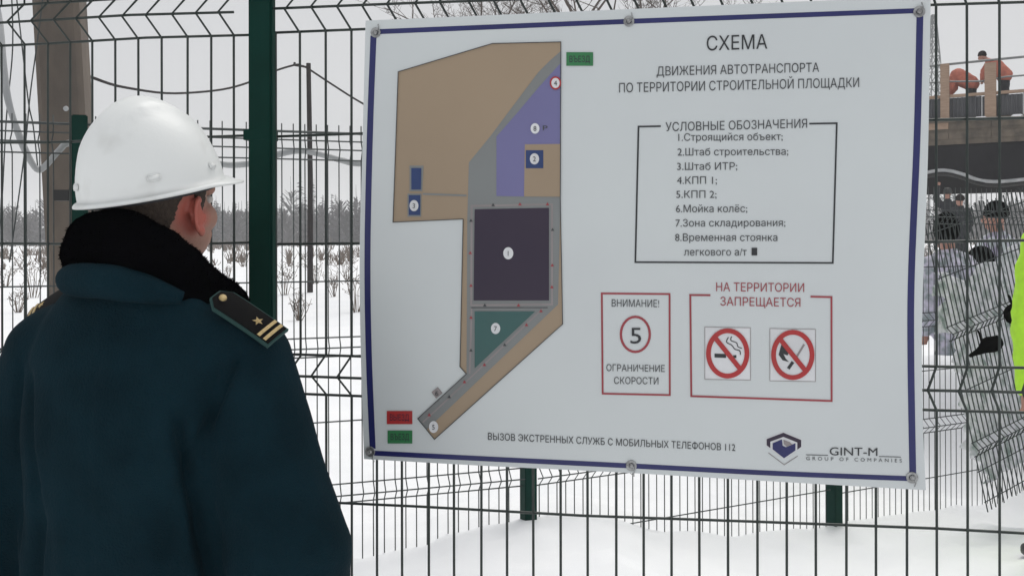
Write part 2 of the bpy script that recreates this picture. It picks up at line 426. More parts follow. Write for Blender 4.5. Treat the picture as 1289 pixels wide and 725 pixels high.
CAP = .728
def earclip(loops):
    want = abs(_area(loops[0])) - sum(abs(_area(h)) for h in loops[1:]); best = None
    for tol in (-1e-9, 1e-9):
        o, T = _earclip(loops, tol)
        e = abs(sum(abs((o[b].x - o[a].x) * (o[c].y - o[a].y) - (o[b].y - o[a].y) * (o[c].x - o[a].x)) for a, b, c in T) / 2 - want)
        if best is None or e < best[0]: best = (e, o, T)
    EC.append((best[0] / max(want, 1e-6)))
    if EC[-1] > .05:                      # outline that crosses itself: let the curve fill do it
        c2 = bpy.data.curves.new('t2', 'CURVE'); c2.dimensions = '2D'; c2.fill_mode = 'BOTH'
        for l in loops:
            sp = c2.splines.new('POLY'); sp.points.add(len(l) - 1); sp.use_cyclic_u = True
            for k, p in enumerate(l): sp.points[k].co = (p.x, p.y, 0, 1)
        o = bpy.data.objects.new('t2', c2); COL.objects.link(o)
        m2 = bpy.data.meshes.new_from_object(o.evaluated_get(bpy.context.evaluated_depsgraph_get())); bpy.data.objects.remove(o)
        return [v.co.copy() for v in m2.vertices], [tuple(q.vertices) for q in m2.polygons]
    return best[1], best[2]
EC = []
def _area(l): return sum(l[i - 1].x * l[i].y - l[i].x * l[i - 1].y for i in range(len(l))) / 2
def _earclip(loops, tol):
    """triangulate one outline with its holes: bridge the holes, then clip ears"""
    ar = lambda l: sum(l[i - 1].x * l[i].y - l[i].x * l[i - 1].y for i in range(len(l)))
    cr2 = lambda o, a, b: (a.x - o.x) * (b.y - o.y) - (a.y - o.y) * (b.x - o.x)
    out = [Vector((p.x, p.y)) for p in loops[0]]
    if ar(out) < 0: out.reverse()
    holes = [[Vector((p.x, p.y)) for p in h] for h in loops[1:]]
    for h in sorted(holes, key=lambda h: -max(p.x for p in h)):
        if ar(h) > 0: h.reverse()
        hi = max(range(len(h)), key=lambda i: h[i].x); hp_ = h[hi]; best = None
        edges = [(l[i - 1], l[i]) for l in [out] + holes for i in range(len(l))]
        for oi in sorted(range(len(out)), key=lambda i: (out[i] - hp_).length):
            o = out[oi]
            if not any(cr2(hp_, o, a) * cr2(hp_, o, b) < 0 and cr2(a, b, hp_) * cr2(a, b, o) < 0 for a, b in edges): best = oi; break
        if best is None: best = 0
        out = out[:best + 1] + h[hi:] + h[:hi + 1] + out[best:]
    idx = list(range(len(out))); T = []
    while len(idx) > 3:
        done = False
        for k in range(len(idx)):
            a, b, c = idx[k - 1], idx[k], idx[(k + 1) % len(idx)]; A, B, C_ = out[a], out[b], out[c]; w_ = cr2(A, B, C_)
            if w_ <= 1e-9:
                if abs(w_) <= 1e-9: idx.pop(k); done = True; break
                continue
            if any(cr2(A, B, q) > tol and cr2(B, C_, q) > tol and cr2(C_, A, q) > tol and min((q - A).length, (q - B).length, (q - C_).length) > 1e-5 for q in (out[i] for i in idx if i not in (a, b, c))): continue
            T.append((a, b, c)); idx.pop(k); done = True; break
        if not done: break
    if len(idx) == 3: T.append(tuple(idx))
    return out, T
def text(body, x0, x1, y0, y1, cap, lay=3, m=None, parent=sign, name='lettering', bold=0, spacing=1, label=True):
    c = bpy.data.curves.new('t', 'FONT'); c.body = body; c.space_character = spacing; c.resolution_u = 3; c.offset = bold
    o = bpy.data.objects.new('t', c); COL.objects.link(o)
    crv = o.to_curve(bpy.context.evaluated_depsgraph_get())
    loops = []
    for sp in crv.splines:
        bp = sp.bezier_points; n = len(bp); lp = []
        for i in range(n):
            p, q = bp[i], bp[(i + 1) % n]
            if (q.co - p.co).length < 1e-4: continue
            dd_ = (q.co - p.co).normalized(); hd = p.handle_right - p.co
            straight = (hd - dd_ * hd.dot(dd_)).length < 1e-3 and (q.co - q.handle_left).normalized().dot(dd_) > .9995
            lp += [p.co.copy()] if straight else geometry.interpolate_bezier(p.co, p.handle_right, q.handle_left, q.co, 4)[:-1]
        ar = sum(lp[i - 1].x * lp[i].y - lp[i].x * lp[i - 1].y for i in range(len(lp))) / 2
        loops.append((lp, ar))
    o.to_curve_clear(); bpy.data.objects.remove(o)
    def inside(p, lp):
        c_ = False
        for i in range(len(lp)):
            u, w_ = lp[i - 1], lp[i]
            if (u.y > p.y) != (w_.y > p.y) and p.x < (w_.x - u.x) * (p.y - u.y) / (w_.y - u.y) + u.x: c_ = not c_
        return c_
    outs, holes = [], []
    for l in loops:
        par = [k for k in loops if k is not l and abs(k[1]) > abs(l[1]) and all(inside(p, k[0]) for p in l[0])]
        pr = min(par, key=lambda k: abs(k[1])) if par else None
        (holes.append((l, pr)) if pr and pr[1] * l[1] < 0 else outs.append(l))
    grp_ = [[l[0]] + [h[0] for h, pr in holes if pr is l] for l in outs]
    vv, ff, ly = [], [], []
    for gi, g in enumerate(grp_):
        P2, T = earclip(g); b0 = len(vv); vv += P2; ly += [.05 * (gi % 3)] * len(P2); ff += [tuple(b0 + i for i in t) for t in T]
    a, b = min(p.x for p in vv), max(p.x for p in vv)
    if x1 is None: hw = cap / CAP * (b - a) * .47; x0, x1 = x0 - hw, x0 + hw
    pts = [SP(lerp(x0, x1, (p.x - a) / (b - a)), lerp(y0, y1, (p.x - a) / (b - a)) - p.y / CAP * cap, lay + l) - OS for p, l in zip(vv, ly)]
    me = bpy.data.meshes.new(name); me.from_pydata([tuple(p) for p in pts], [], ff); me.update()
    me.materials.clear(); me.name = name
    return link(name, me, m or M['greytext'], parent)

# board body: outline with real 5 mm thickness
outline = [(461, 27), (792, 12.5), (1171, -4), (1167.5, 200), (1160.5, 390), (1161, 520), (1165, 616), (980, 605.5), (795, 594.5), (600, 585), (459, 577), (455, 446), (453.5, 320), (456.5, 205)]
def sm_outline():
    L = cr([(459, 577), (455, 446), (453.5, 320), (456.5, 205), (461, 27)], 6)
    R = cr([(1171, -4), (1167.5, 200), (1160.5, 390), (1161, 520), (1165, 616)], 6)
    return L + [(792, 12.5)] + R + [(980, 605.5), (795, 594.5), (600, 585)]
bd = plate('panel', sm_outline(), 0, M['board'], th=.005)
stroke('border_line', cr([(474.5, 41), (792, 28), (1157, 14.5)], 6), 6.2, 1, M['blue'])
stroke('border_line', cr([(471, 46), (466.5, 170), (463.5, 318), (465, 440), (470, 564)], 6), 7.5, 1, M['blue'])
stroke('border_line', cr([(472, 569.5), (620, 577), (795, 585.5), (980, 595), (1147, 601.5)], 5), 6.2, 1, M['blue'])
stroke('border_line', cr([(1157.5, 19), (1154, 170), (1147, 338), (1146, 440), (1148.5, 597)], 6), 8.5, 1, M['blue'])
# plan drawing
plate('plan_site_area', [(502.5, 91.4), (620.7, 56), (706.7, 54), (706, 250), (709, 407.5), (548, 552), (527, 526), (588, 470), (580, 461), (584, 276), (496, 280)], 1, M['tan'])
stroke('plan_outline', [(502.5, 91.4), (620.7, 56), (706.7, 54), (706, 250), (709, 407.5), (548, 552), (527, 526), (588, 470), (580, 461), (584, 276), (496, 280)], 1, 6, M['greytext'], closed=True)
plate('plan_road', [(706.7, 65), (692, 78), (678, 92), (645, 136), (618, 172), (591, 205), (589, 276), (588, 470), (527, 526), (538, 540), (703, 383), (706, 250)], 2, M['road'])
plate('plan_parking_zone', [(706.7, 80), (678.6, 111), (650, 145), (625.7, 172.5), (625.7, 247), (660.4, 247.7), (661.4, 182.4), (705.8, 181.8)], 3, M['lav'])
plate('plan_office_plot', [(661.4, 182.4), (705.8, 181.8), (706, 248), (660.4, 247.7)], 4, M['tan'])
plate('plan_building', [(662.7, 189.7), (684.6, 189.7), (684.6, 212.3), (662.7, 212.3)], 5, M['navy'])
plate('plan_pad', [(516.5, 209), (534, 209), (532.5, 241), (516.5, 241)], 3, M['road']); plate('plan_building', [(519, 212), (531.5, 212), (531, 239), (519, 239)], 5, M['navy'])
plate('plan_pad', [(514, 244), (531.5, 244), (531, 273), (514, 273)], 3, M['road']); plate('plan_building', [(515.8, 246), (530.3, 246), (530, 271), (515.8, 271)], 5, M['navy'])
stroke('plan_track', [(533, 244.5), (588, 246.5)], 2.2, 3, M['road'])
stroke('plan_margin', [(594.5, 259.5), (695.5, 257.5), (695.5, 383), (594, 384)], 2.5, 3, M['kerb'], closed=True)
plate('plan_main_building', [(598.4, 263.7), (691.7, 261.9), (691.7, 378), (597, 378)], 4, M['plum'])
plate('plan_storage_zone', [(598.4, 391.6), (674.4, 391.6), (598.4, 463)], 4, M['teal'])
stroke('plan_margin', [(594.5, 388), (592, 470)], 2.2, 3, M['kerb']); stroke('plan_margin', [(684, 388), (560, 506), (533, 531)], 2, 3, M['kerb'])
stroke('plan_kerb_line', [(594, 387), (690, 387)], 1, 3, M['greytext'])
for i, (a, b) in enumerate([(311, 40), (385, 38), (461, 38), (250, 83), (248, 172), (250, 262), (475, 108), (474, 206), (473, 266), (288, 316), (381, 316), (250, 350), (250, 440), (443, 332), (403, 370), (343, 425), (287, 480), (232, 527), (190, 568), (135, 618)]):
    x, y = 480 + a * .4553, 240 + b * .4553
    plate('plan_arrow', [(x - 2.2, y + 1.6), (x, y - 2.2), (x + 2.2, y + 1.6)], 5, M['darkred'] if i % 3 else M['greytext'])
def badge(n, x, y, rx=5.6, ry=6.6, ring=None):
    if ring: stroke('badge_ring', ell(x, y, rx + .8, ry + .8, 20), 1.8, 7, ring, closed=True)
    b = plate('number_badge', ell(x, y, rx, ry, 20), 6, M['white'])
    text(n, x, None, y + 3.2, y + 3.2, 6.4, 8, M['black'], b, 'numeral')
badge('1', 640.7, 318.8, 6.3, 7.6); badge('2', 673.6, 200.6, 5.8, 7); badge('3', 522.4, 259.2, 5.6, 7)
badge('8', 674.3, 162.5); badge('4', 700, 105.6, 5.4, 6.6, M['red']); badge('7', 624.8, 413, 5.8, 7); badge('5', 547, 536.4, 5.8, 7.5)
text('P', 684, 690, 165, 165, 6.5, 5, M['greytext'])
plate('plan_gate_mark', [(544, 493), (552, 486.5), (558, 494), (550, 501)], 3, M['kerb']); text('6', 549, 553, 497.3, 497.3, 6.5, 6, M['greytext'])
for (x0, x1, y0, y1, mm, tx) in ((713.4, 747, 66.8, 83.8, 'sgreen', 'ВЪЕЗД'), (488, 520, 516.5, 533, 'red', 'ВЫЕЗД'), (489, 520, 541, 557.3, 'sgreen', 'ВЪЕЗД')):
    q = plate('direction_tag', [(x0, y0), (x1, y0), (x1, y1), (x0, y1)], 3, M[mm])
    text(tx, x0 + 4, x1 - 4, y1 - 4.5, y1 - 4.5, 8, 4, M['plum'], q)
# headings and legend
text('СХЕМА', 889.7, 965.7, 64.8, 62.3, 18.3, m=M['black'])
text('ДВИЖЕНИЯ АВТОТРАНСПОРТА', 826.8, 1030.7, 96.4, 91.4, 11.6)
text('ПО ТЕРРИТОРИИ СТРОИТЕЛЬНОЙ ПЛОЩАДКИ', 779.6, 1081, 117.4, 110.5, 12)
stroke('legend_frame', [(832, 159.5), (804, 160), (800, 330), (1048, 331), (1053, 155.8), (1018.5, 156.4)], 2.1, 2, M['black'])
text('УСЛОВНЫЕ ОБОЗНАЧЕНИЯ', 838, 1015.7, 166, 161.5, 11.2)
for t, x0, x1, y0, y1 in (('1.Строящийся объект;', 854, 985, 178, 177), ('2.Штаб строительства;', 853, 992, 196.5, 195.6), ('3.Штаб ИТР;', 852.4, 928, 214.5, 214.2),
        ('4.КПП 1;', 852.3, 902.5, 232, 231.8), ('5.КПП 2;', 851.3, 902, 249.5, 249.5), ('6.Мойка колёс;', 851, 940.6, 267.5, 267.3),
        ('7.Зона складирования;', 850.5, 988.4, 285.5, 285), ('8.Временная стоянка', 850, 978.4, 303.5, 303.5), ('легкового а/т', 861, 940, 321.8, 321.8)):
    text(t, x0, x1, y0, y1, 9.4)
plate('legend_square', [(946, 312), (953, 312), (953, 321.5), (946, 321.5)], 3, M['black'])
stroke('warning_frame', [(757.9, 369.2), (843, 370), (843.3, 496.6), (759, 494.8)], 2.3, 2, M['darkred'], closed=True)
text('ВНИМАНИЕ!', 770.4, 830, 385.7, 386.4, 9.2)
stroke('speed_ring', ell(800, 420.5, 18.2, 22), 3, 2, M['darkred'], closed=True)
text('5', 793.8, 807.4, 432, 432, 21, m=M['black'], name='speed_numeral')
text('ОГРАНИЧЕНИЕ', 763.7, 837, 466.4, 467.6, 8.6); text('СКОРОСТИ', 773.3, 829, 482.6, 483.2, 8.8)
stroke('prohibition_frame', [(894.3, 371.4), (869, 371.2), (870.3, 498), (1046.5, 504), (1046.3, 373.8), (1020, 373.2)], 2.4, 2, M['darkred'])
text('НА ТЕРРИТОРИИ', 901.5, 1012, 366.4, 367.4, 11, m=M['darkred']); text('ЗАПРЕЩАЕТСЯ', 906.8, 1007.3, 384.4, 386, 11, m=M['darkred'])
def prohib(name, cx, cy, lab):
    q = plate(name, [(cx - 28.7, cy - 33), (cx + 28.5, cy - 32), (cx + 28.5, cy + 33.5), (cx - 28.7, cy + 32.5)], 1, M['white']); q['label'] = lab
    stroke('square_outline', [(cx - 28.7, cy - 33), (cx + 28.5, cy - 32), (cx + 28.5, cy + 33.5), (cx - 28.7, cy + 32.5)], .7, 2, M['kerb'], q, True)
    plate('disc', ell(cx, cy, 25, 29), 2, M['white'], q)
    stroke('red_ring', ell(cx, cy, 24.2, 28.4, 40), 6, 4, M['red'], q, True)
    stroke('red_slash', [(cx - 16.5, cy - 20.5), (cx + 16.5, cy + 20.5)], 6, 5, M['red'], q)
    return q
q = prohib('no_smoking_pictogram', 916, 444.3, 'no smoking pictogram with cigarette and smoke')
plate('cigarette', [(899.5, 444.5), (914, 445), (914, 450), (899.5, 449.5)], 3, M['black'], q)
plate('cigarette_tip', [(923, 446.5), (927, 446.5), (927, 450), (923, 450)], 3, M['black'], q)
stroke('smoke', cr([(917, 424), (914.5, 430), (921, 434), (925, 439), (931, 441), (932, 446)], 4), 1.3, 3, M['black'], q)
stroke('smoke', cr([(921, 423), (920, 428), (927, 431), (929, 436), (934, 438)], 4), 1.2, 3, M['black'], q)
q = prohib('no_open_flame_pictogram', 997.7, 446.2, 'no open flame pictogram with burning match')
plate('flame', [(985, 428), (990, 436), (994, 441), (991, 447), (986, 445), (989, 451), (993, 455), (985, 453), (980, 446), (982, 438)], 3, M['black'], q)
stroke('match', [(998, 455), (992, 463.5)], 4, 3, M['black'], q)
stroke('match_stick', [(1012, 433), (1003, 448)], 2.5, 3, M['kerb'], q)
text('ВЫЗОВ ЭКСТРЕННЫХ СЛУЖБ С МОБИЛЬНЫХ ТЕЛЕФОНОВ 112', 615, 925.5, 552.6, 566.6, 8.8, m=M['black'])
# company emblem
lg = plate('emblem', [(986, 542.5), (1009.5, 552), (1009.5, 562), (986.5, 577.5), (963.5, 560), (963.5, 551)], 1, M['white'])
plate('emblem_cap', [(986, 543.8), (1008.3, 553), (1008.3, 561.5), (1003.5, 565), (1003.5, 556), (986, 549), (969.5, 555), (969.5, 563), (965, 559.5), (965, 551.8)], 2, M['plum'], lg)
plate('emblem_face', [(972.5, 557), (984, 552), (985, 560), (989, 562), (1001, 557), (1001, 566), (986.7, 575.7), (972.5, 564.5)], 3, M['blue'], lg)
plate('emblem_step', [(986, 552.5), (994, 555.5), (997, 558.5), (990, 560.8), (986.5, 558)], 4, M['kerb'], lg)
stroke('emblem_chevron', [(967, 569), (987, 584), (1004, 573)], .9, 2, M['kerb'], lg)
text('GINT-M', 1044, 1104, 572, 572.8, 10.5, m=M['black'])
stroke('company_rule', [(1014.5, 571.5), (1042, 572.2)], .8, 2, M['greytext']); stroke('company_rule', [(1106, 573.6), (1133.6, 574.4)], .8, 2, M['greytext'])
text('GROUP OF COMPANIES', 1014.5, 1134.6, 578, 581, 4.6, spacing=1.7)
# fixings: washer + bolt + tie wire
for x, y in ((474, 42), (792, 28), (1156.5, 16), (467, 567.5), (795, 585), (1147.5, 600)):
    c = SP(x, y, 1) - OS; mb = MB(); rr = .0095
    q = sn.to_track_quat('Z', 'Y').to_matrix()
    prof = [(.0, rr * .45), (.0, rr), (.0018, rr), (.0022, rr * .93), (.0014, rr * .5)]
    n = 20; b0 = 0; v = []; f = []
    for h, r in prof:
        for j in range(n):
            a = 2 * math.pi * j / n; v.append(c + q @ Vector((r * math.cos(a), r * math.sin(a), h)))
    for i in range(len(prof) - 1):
        for j in range(n): f.append((i * n + j, i * n + (j + 1) % n, (i + 1) * n + (j + 1) % n, (i + 1) * n + j))
    wsh = mesh_obj('washer', v, f, M['steel'], sign)
    mb = MB(); mb.tube([c + q @ Vector((.0, 0, -.001)), c + q @ Vector((0, 0, .004)), c + q @ Vector((0, 0, .0052))], [.0042, .0042, .002], 6); mb.build('bolt', M['steel'], wsh)
    mb = MB(); s = -1 if y > 300 else 1
    mb.tube([c + q @ Vector((.003, 0, .003)), c + q @ Vector((.006, .008 * s, .003)), c + Vector((.004, -.002, .014 * s)), c + Vector((.006, .01, .021 * s)), c + Vector((.0, .04, .02 * s))], .0009, 5)
    mb.build('tie_wire', M['steel'], wsh)

# ------------------------------------------------------------------ the officer in the foreground
man = empty('person', (-.605, 1.72, -.03), 'man seen from behind in white hard hat and dark teal coat with fur collar', 'person')
BR = math.radians(12); man.rotation_euler = (0, 0, -BR); RB = Matrix.Rotation(BR, 3, 'Z')
def G(v): return Vector((v[0], v[1], v[2] + .03))
def W(v): return RB @ Vector((v[0], v[1], v[2] + .03))      # offset given in world directions
hc = RB @ Vector((.006, .04, 1.575)); yaw = math.radians(28) - BR
fw = Vector((math.sin(yaw), math.cos(yaw), 0)); rt = Vector((math.cos(yaw), -math.sin(yaw), 0))
def hp(r, f, u): return G(hc + rt * r + fw * f + Vector((0, 0, u)))
RH = Matrix((rt, fw, Vector((0, 0, 1)))).transposed()
ear = hp(.079, .006, -.027)
M['manskin'] = skin_mat('ruddy_skin', (.38, .20, .15), (.44, .12, .09), ear)
arms = {}
def arm(s):
    return G((s * .158, -.01, 1.31)), G((s * .262, -.035, 1.01)), G((s * .235, .06, .80))
prims = [('e', hp(0, -.012, .02), (.076, .096, .108), RH), ('e', hp(0, .028, -.055), (.060, .068, .062), RH), ('c', hp(0, .068, -.098), .02, hp(0, .05, -.085), .03),
         ('c', hp(0, -.03, -.05), .06, G((0, .0, 1.38)), .068), ('c', hp(0, .098, .01), .009, hp(0, .114, -.028), .013), ('c', hp(-.012, .098, -.032), .009, hp(.012, .098, -.032), .009),
         ('c', hp(.038, .056, -.03), .028, hp(.05, .02, -.04), .022), ('c', hp(-.038, .056, -.03), .028, hp(-.05, .02, -.04), .022),
         ('c', hp(-.03, .08, .022), .014, hp(.03, .08, .022), .014), ('c', hp(-.018, .09, -.058), .010, hp(.018, .09, -.058), .010), ('c', hp(-.016, .088, -.070), .010, hp(.016, .088, -.070), .010)]
for s in (1, -1):
    e = hp(s * .079, .004, -.027)
    prims.append(('e', e, (.005, .015, .026), RH))
    for k in range(9):
        a = math.radians(-35 + 31 * k); b = math.radians(-35 + 31 * (k + 1))
        q = lambda t: e + rt * s * (.006 + .007 * math.sin(t)) + fw * (-.015 * math.sin(t)) + Vector((0, 0, .029 * math.cos(t)))
        prims.append(('c', q(a), .0038, q(b), .0038))
    prims.append(('e', e + Vector((0, 0, -.028)) + rt * s * .006 + fw * .006, (.006, .009, .010), RH))
    prims.append(('c', e + fw * .016 + rt * s * .004, .0045, e + fw * .014 + rt * s * .003 + Vector((0, 0, -.01)), .0045))
    sh, el, wr = arm(s)
    prims += [('c', G((0, 0, 1.33)), .07, sh, .055), ('c', sh, .05, el, .04), ('c', el, .04, wr, .028)]
    pc = wr + Vector((s * -.002, .012, -.05)); prims += [('c', wr, .026, pc, .026), ('c', pc + Vector((0, -.022, -.02)), .016, pc + Vector((0, .024, -.015)), .016)]
    for k, ln in enumerate((.062, .075, .070, .055)):
        b0 = pc + Vector((0, .028 - .019 * k, -.03)); k1 = b0 + Vector((s * -.006, .004, -ln * .5)); k2 = k1 + Vector((s * -.016, .004, -ln * .42))
        prims += [('c', b0, .0088, k1, .0082), ('c', k1, .0082, k2, .0072)]
    t0 = wr + Vector((s * -.004, .022, -.025)); t1 = t0 + Vector((s * -.012, .026, -.035)); t2 = t1 + Vector((s * -.008, .008, -.028))
    prims += [('c', t0, .012, t1, .010), ('c', t1, .010, t2, .008)]
    hip = G((s * .10, 0, .88)); kn = G((s * .115, .015, .48)); an = G((s * .12, -.01, .08))
    prims += [('c', hip, .085, kn, .055), ('c', kn, .055, an, .038), ('c', an, .036, G((s * .13, .11, .025)), .028)]
prims += [('l', [(.83, 0, 0, .15, .10), (1.0, 0, 0, .14, .10), (1.2, 0, 0, .165, .11), (1.35, 0, 0, .14, .10), (1.42, 0, 0, .07, .07)])]
body = blob('body', prims, .0042, 4, M['manskin'], man)
for s in (1, -1):
    mb = blob('eye', [('e', hp(s * .031, .078, .002), (.011, .010, .008), RH)], .003, 2, M['eye'], man)
# hair cap
bm = bmesh.new(); bmesh.ops.create_icosphere(bm, subdivisions=6, radius=1)
kill = []
for v in bm.verts:
    az = math.degrees(math.atan2(v.co.x, v.co.y)); z = v.co.z; a = abs(az)
    low = -.9 if a > 116 else (lerp(.05, -.9, sstep(90, 116, a)) if a > 88 else (.0 if a > 80 else lerp(.35, -.42, sstep(58, 64, a))))
    if a > 64 and a < 82: low = -.40
    if a < 58: low = .62
    low += noise.noise(v.co * 9) * .06
    if z < low: kill.append(v)
    v.co = hp(0, -.012, .02) + RH @ Vector((v.co.x * .0805, v.co.y * .1005, v.co.z * .112)) * (1 + .02 * noise.noise(v.co * 22))
bmesh.ops.delete(bm, geom=kill, context='VERTS')
me = bpy.data.meshes.new('hair'); bm.to_mesh(me); bm.free(); hair = link('hair', me, M['hair'], man, True)
so = hair.modifiers.new('t', 'SOLIDIFY'); so.thickness = .004; so.offset = -1

# coat
def coat_disp(c, n):
    x, y, z = c
    f = .5 * noise.noise(Vector((x * 9, y * 9, z * 2.2))) + .35 * noise.noise(Vector((x * 22, y * 20, z * 7 + x * 8)))
    f += .25 * noise.noise(Vector((x * 5 + z * 9, y * 6, z * 14)))
    amp = .014 * (.45 + .8 * sstep(1.35, 1.0, z))
    d = f * amp
    ax = abs(x)
    d -= .006 * math.exp(-((ax - (.168 - .06 * (1.30 - z))) / .006) ** 2) * sstep(1.02, 1.1, z) * sstep(1.37, 1.32, z) * (1 if y < 0 else 0)  # armhole seam
    d -= .003 * math.exp(-(x / .004) ** 2) * (1 if y < -.05 and z < 1.36 else 0)          # centre back seam
    wx = x * math.cos(BR) + y * math.sin(BR); zz = z - .03
    if y < 0:
        for (xa, za, xb, zb, wdt, dep) in ((.185, 1.33, .112, 1.165, .007, .010), (.098, 1.245, .152, .93, .011, .020), (.152, .93, .15, .75, .012, .016), (.112, 1.165, .075, 1.02, .012, .006), (-.16, 1.30, -.125, 1.1, .009, .009), (-.125, 1.1, -.15, .85, .013, .015)):
            t = (za - zz) / (za - zb)
            if -.08 < t < 1.08:
                e = sstep(-.08, .15, t) * (1 - sstep(.85, 1.08, t)); d -= 1.4 * dep * e * math.exp(-((wx - lerp(xa, xb, t)) / wdt) ** 2)
        for (x0_, a_, w_) in ((-.06, .35, .018), (.03, -.25, .022), (.075, .2, .015), (-.11, .1, .016)):
            d -= .0045 * sstep(1.25, 1.02, zz) * math.exp(-((wx - x0_ - a_ * .1 * (1.2 - zz)) / w_) ** 2)
    d += .010 * math.exp(-((ax - .215) / .05) ** 2) * math.sin(z * 46 + x * 20 + 2 * noise.noise(c * 6)) * sstep(1.2, 1.0, z) * .6
    return d
prims = [('l', [(G((0, 0, z)).z, 0, cy, a, b) for z, cy, a, b in
    ((.70, 0, .245, .185), (.8, 0, .235, .178), (.95, -.0, .20, .158), (1.08, -.01, .185, .152), (1.2, -.015, .185, .152), (1.28, -.015, .185, .142), (1.33, -.01, .185, .125), (1.37, -.01, .172, .108), (1.405, -.01, .145, .10), (1.44, -.005, .11, .09), (1.47, 0, .08, .07))])]
for s in (1, -1):
    sh, el, wr = arm(s)
    prims += [('c', G((s * .05, -.01, 1.37)), .075, sh + Vector((s * .012, 0, .0)), .082), ('c', sh + Vector((s * .006, 0, 0)), .086, el, .098), ('c', el, .098, wr + Vector((0, 0, .02)), .075)]
coat = blob('coat', prims, .0065, 7, M['coat'], man, coat_disp)
# padded under-collar of coat cloth
def tube_blob(name, pts, m, parent, n=18, k=7, amp=0, fr=20, spikes=0, flat=1):
    mb = MB(); q = cr(pts, k); mb.tube([W(p[:3]) for p in q], [p[3] for p in q], n)
    v = []
    for c in mb.v: v.append(c + c.normalized() * amp * noise.noise(c * fr))
    v = [c + Vector((noise.noise(c * fr), noise.noise(c * fr + Vector((7, 0, 0))), noise.noise(c * fr + Vector((0, 9, 0))))) * amp for c in mb.v]
    f = list(mb.f)
    if spikes:
        base = [g for g in f if len(g) == 4]
        for i in range(spikes):
            g = random.choice(base); a, b, c_, d_ = [v[j] for j in g]
            s, t = random.random(), random.random(); p = lerp(lerp(a, b, s), lerp(d_, c_, s), t)
            nn = (b - a).cross(d_ - a).normalized() * -1
            ctr = (a + b + c_ + d_) / 4
            if nn.dot(ctr - G((0, 0, 1.46))) < 0 and random.random() < .5: nn = -nn
            dr = (nn + Vector((random.uniform(-.5, .5), random.uniform(-.5, .5), random.uniform(-.9, .2)))).normalized()
            L = random.uniform(.002, .0055); sd2 = dr.cross(Vector((random.random(), random.random(), random.random()))).normalized() * .0011
            b0 = len(v); v += [p - sd2, p + sd2, p + dr * L]; f.append((b0, b0 + 1, b0 + 2))
    return mesh_obj(name, v, f, m, parent, True)
tube_blob('collar', [(-.10, .03, 1.43, .015), (-.10, -.05, 1.44, .018), (-.082, -.098, 1.443, .026), (-.03, -.124, 1.442, .028), (.03, -.125, 1.432, .024), (.085, -.10, 1.412, .012)], M['coat'], man, amp=.004, fr=14)
tube_blob('fur_collar', [(-.02, .125, 1.39, .035), (-.075, .085, 1.43, .045), (-.086, .01, 1.465, .050), (-.066, -.045, 1.494, .056), (-.02, -.07, 1.496, .058), (.03, -.07, 1.47, .058), (.07, -.045, 1.437, .052), (.100, -.005, 1.408, .048), (.118, .04, 1.385, .042), (.09, .10, 1.365, .035)], M['fur'], man, n=26, amp=.006, fr=30, spikes=12000)
tube_blob('fur_collar', [(-.03, -.05, 1.45, .05), (.03, -.06, 1.43, .056), (.075, -.045, 1.405, .055), (.115, .0, 1.375, .048)], M['fur'], man, n=22, amp=.006, fr=30, spikes=4000)

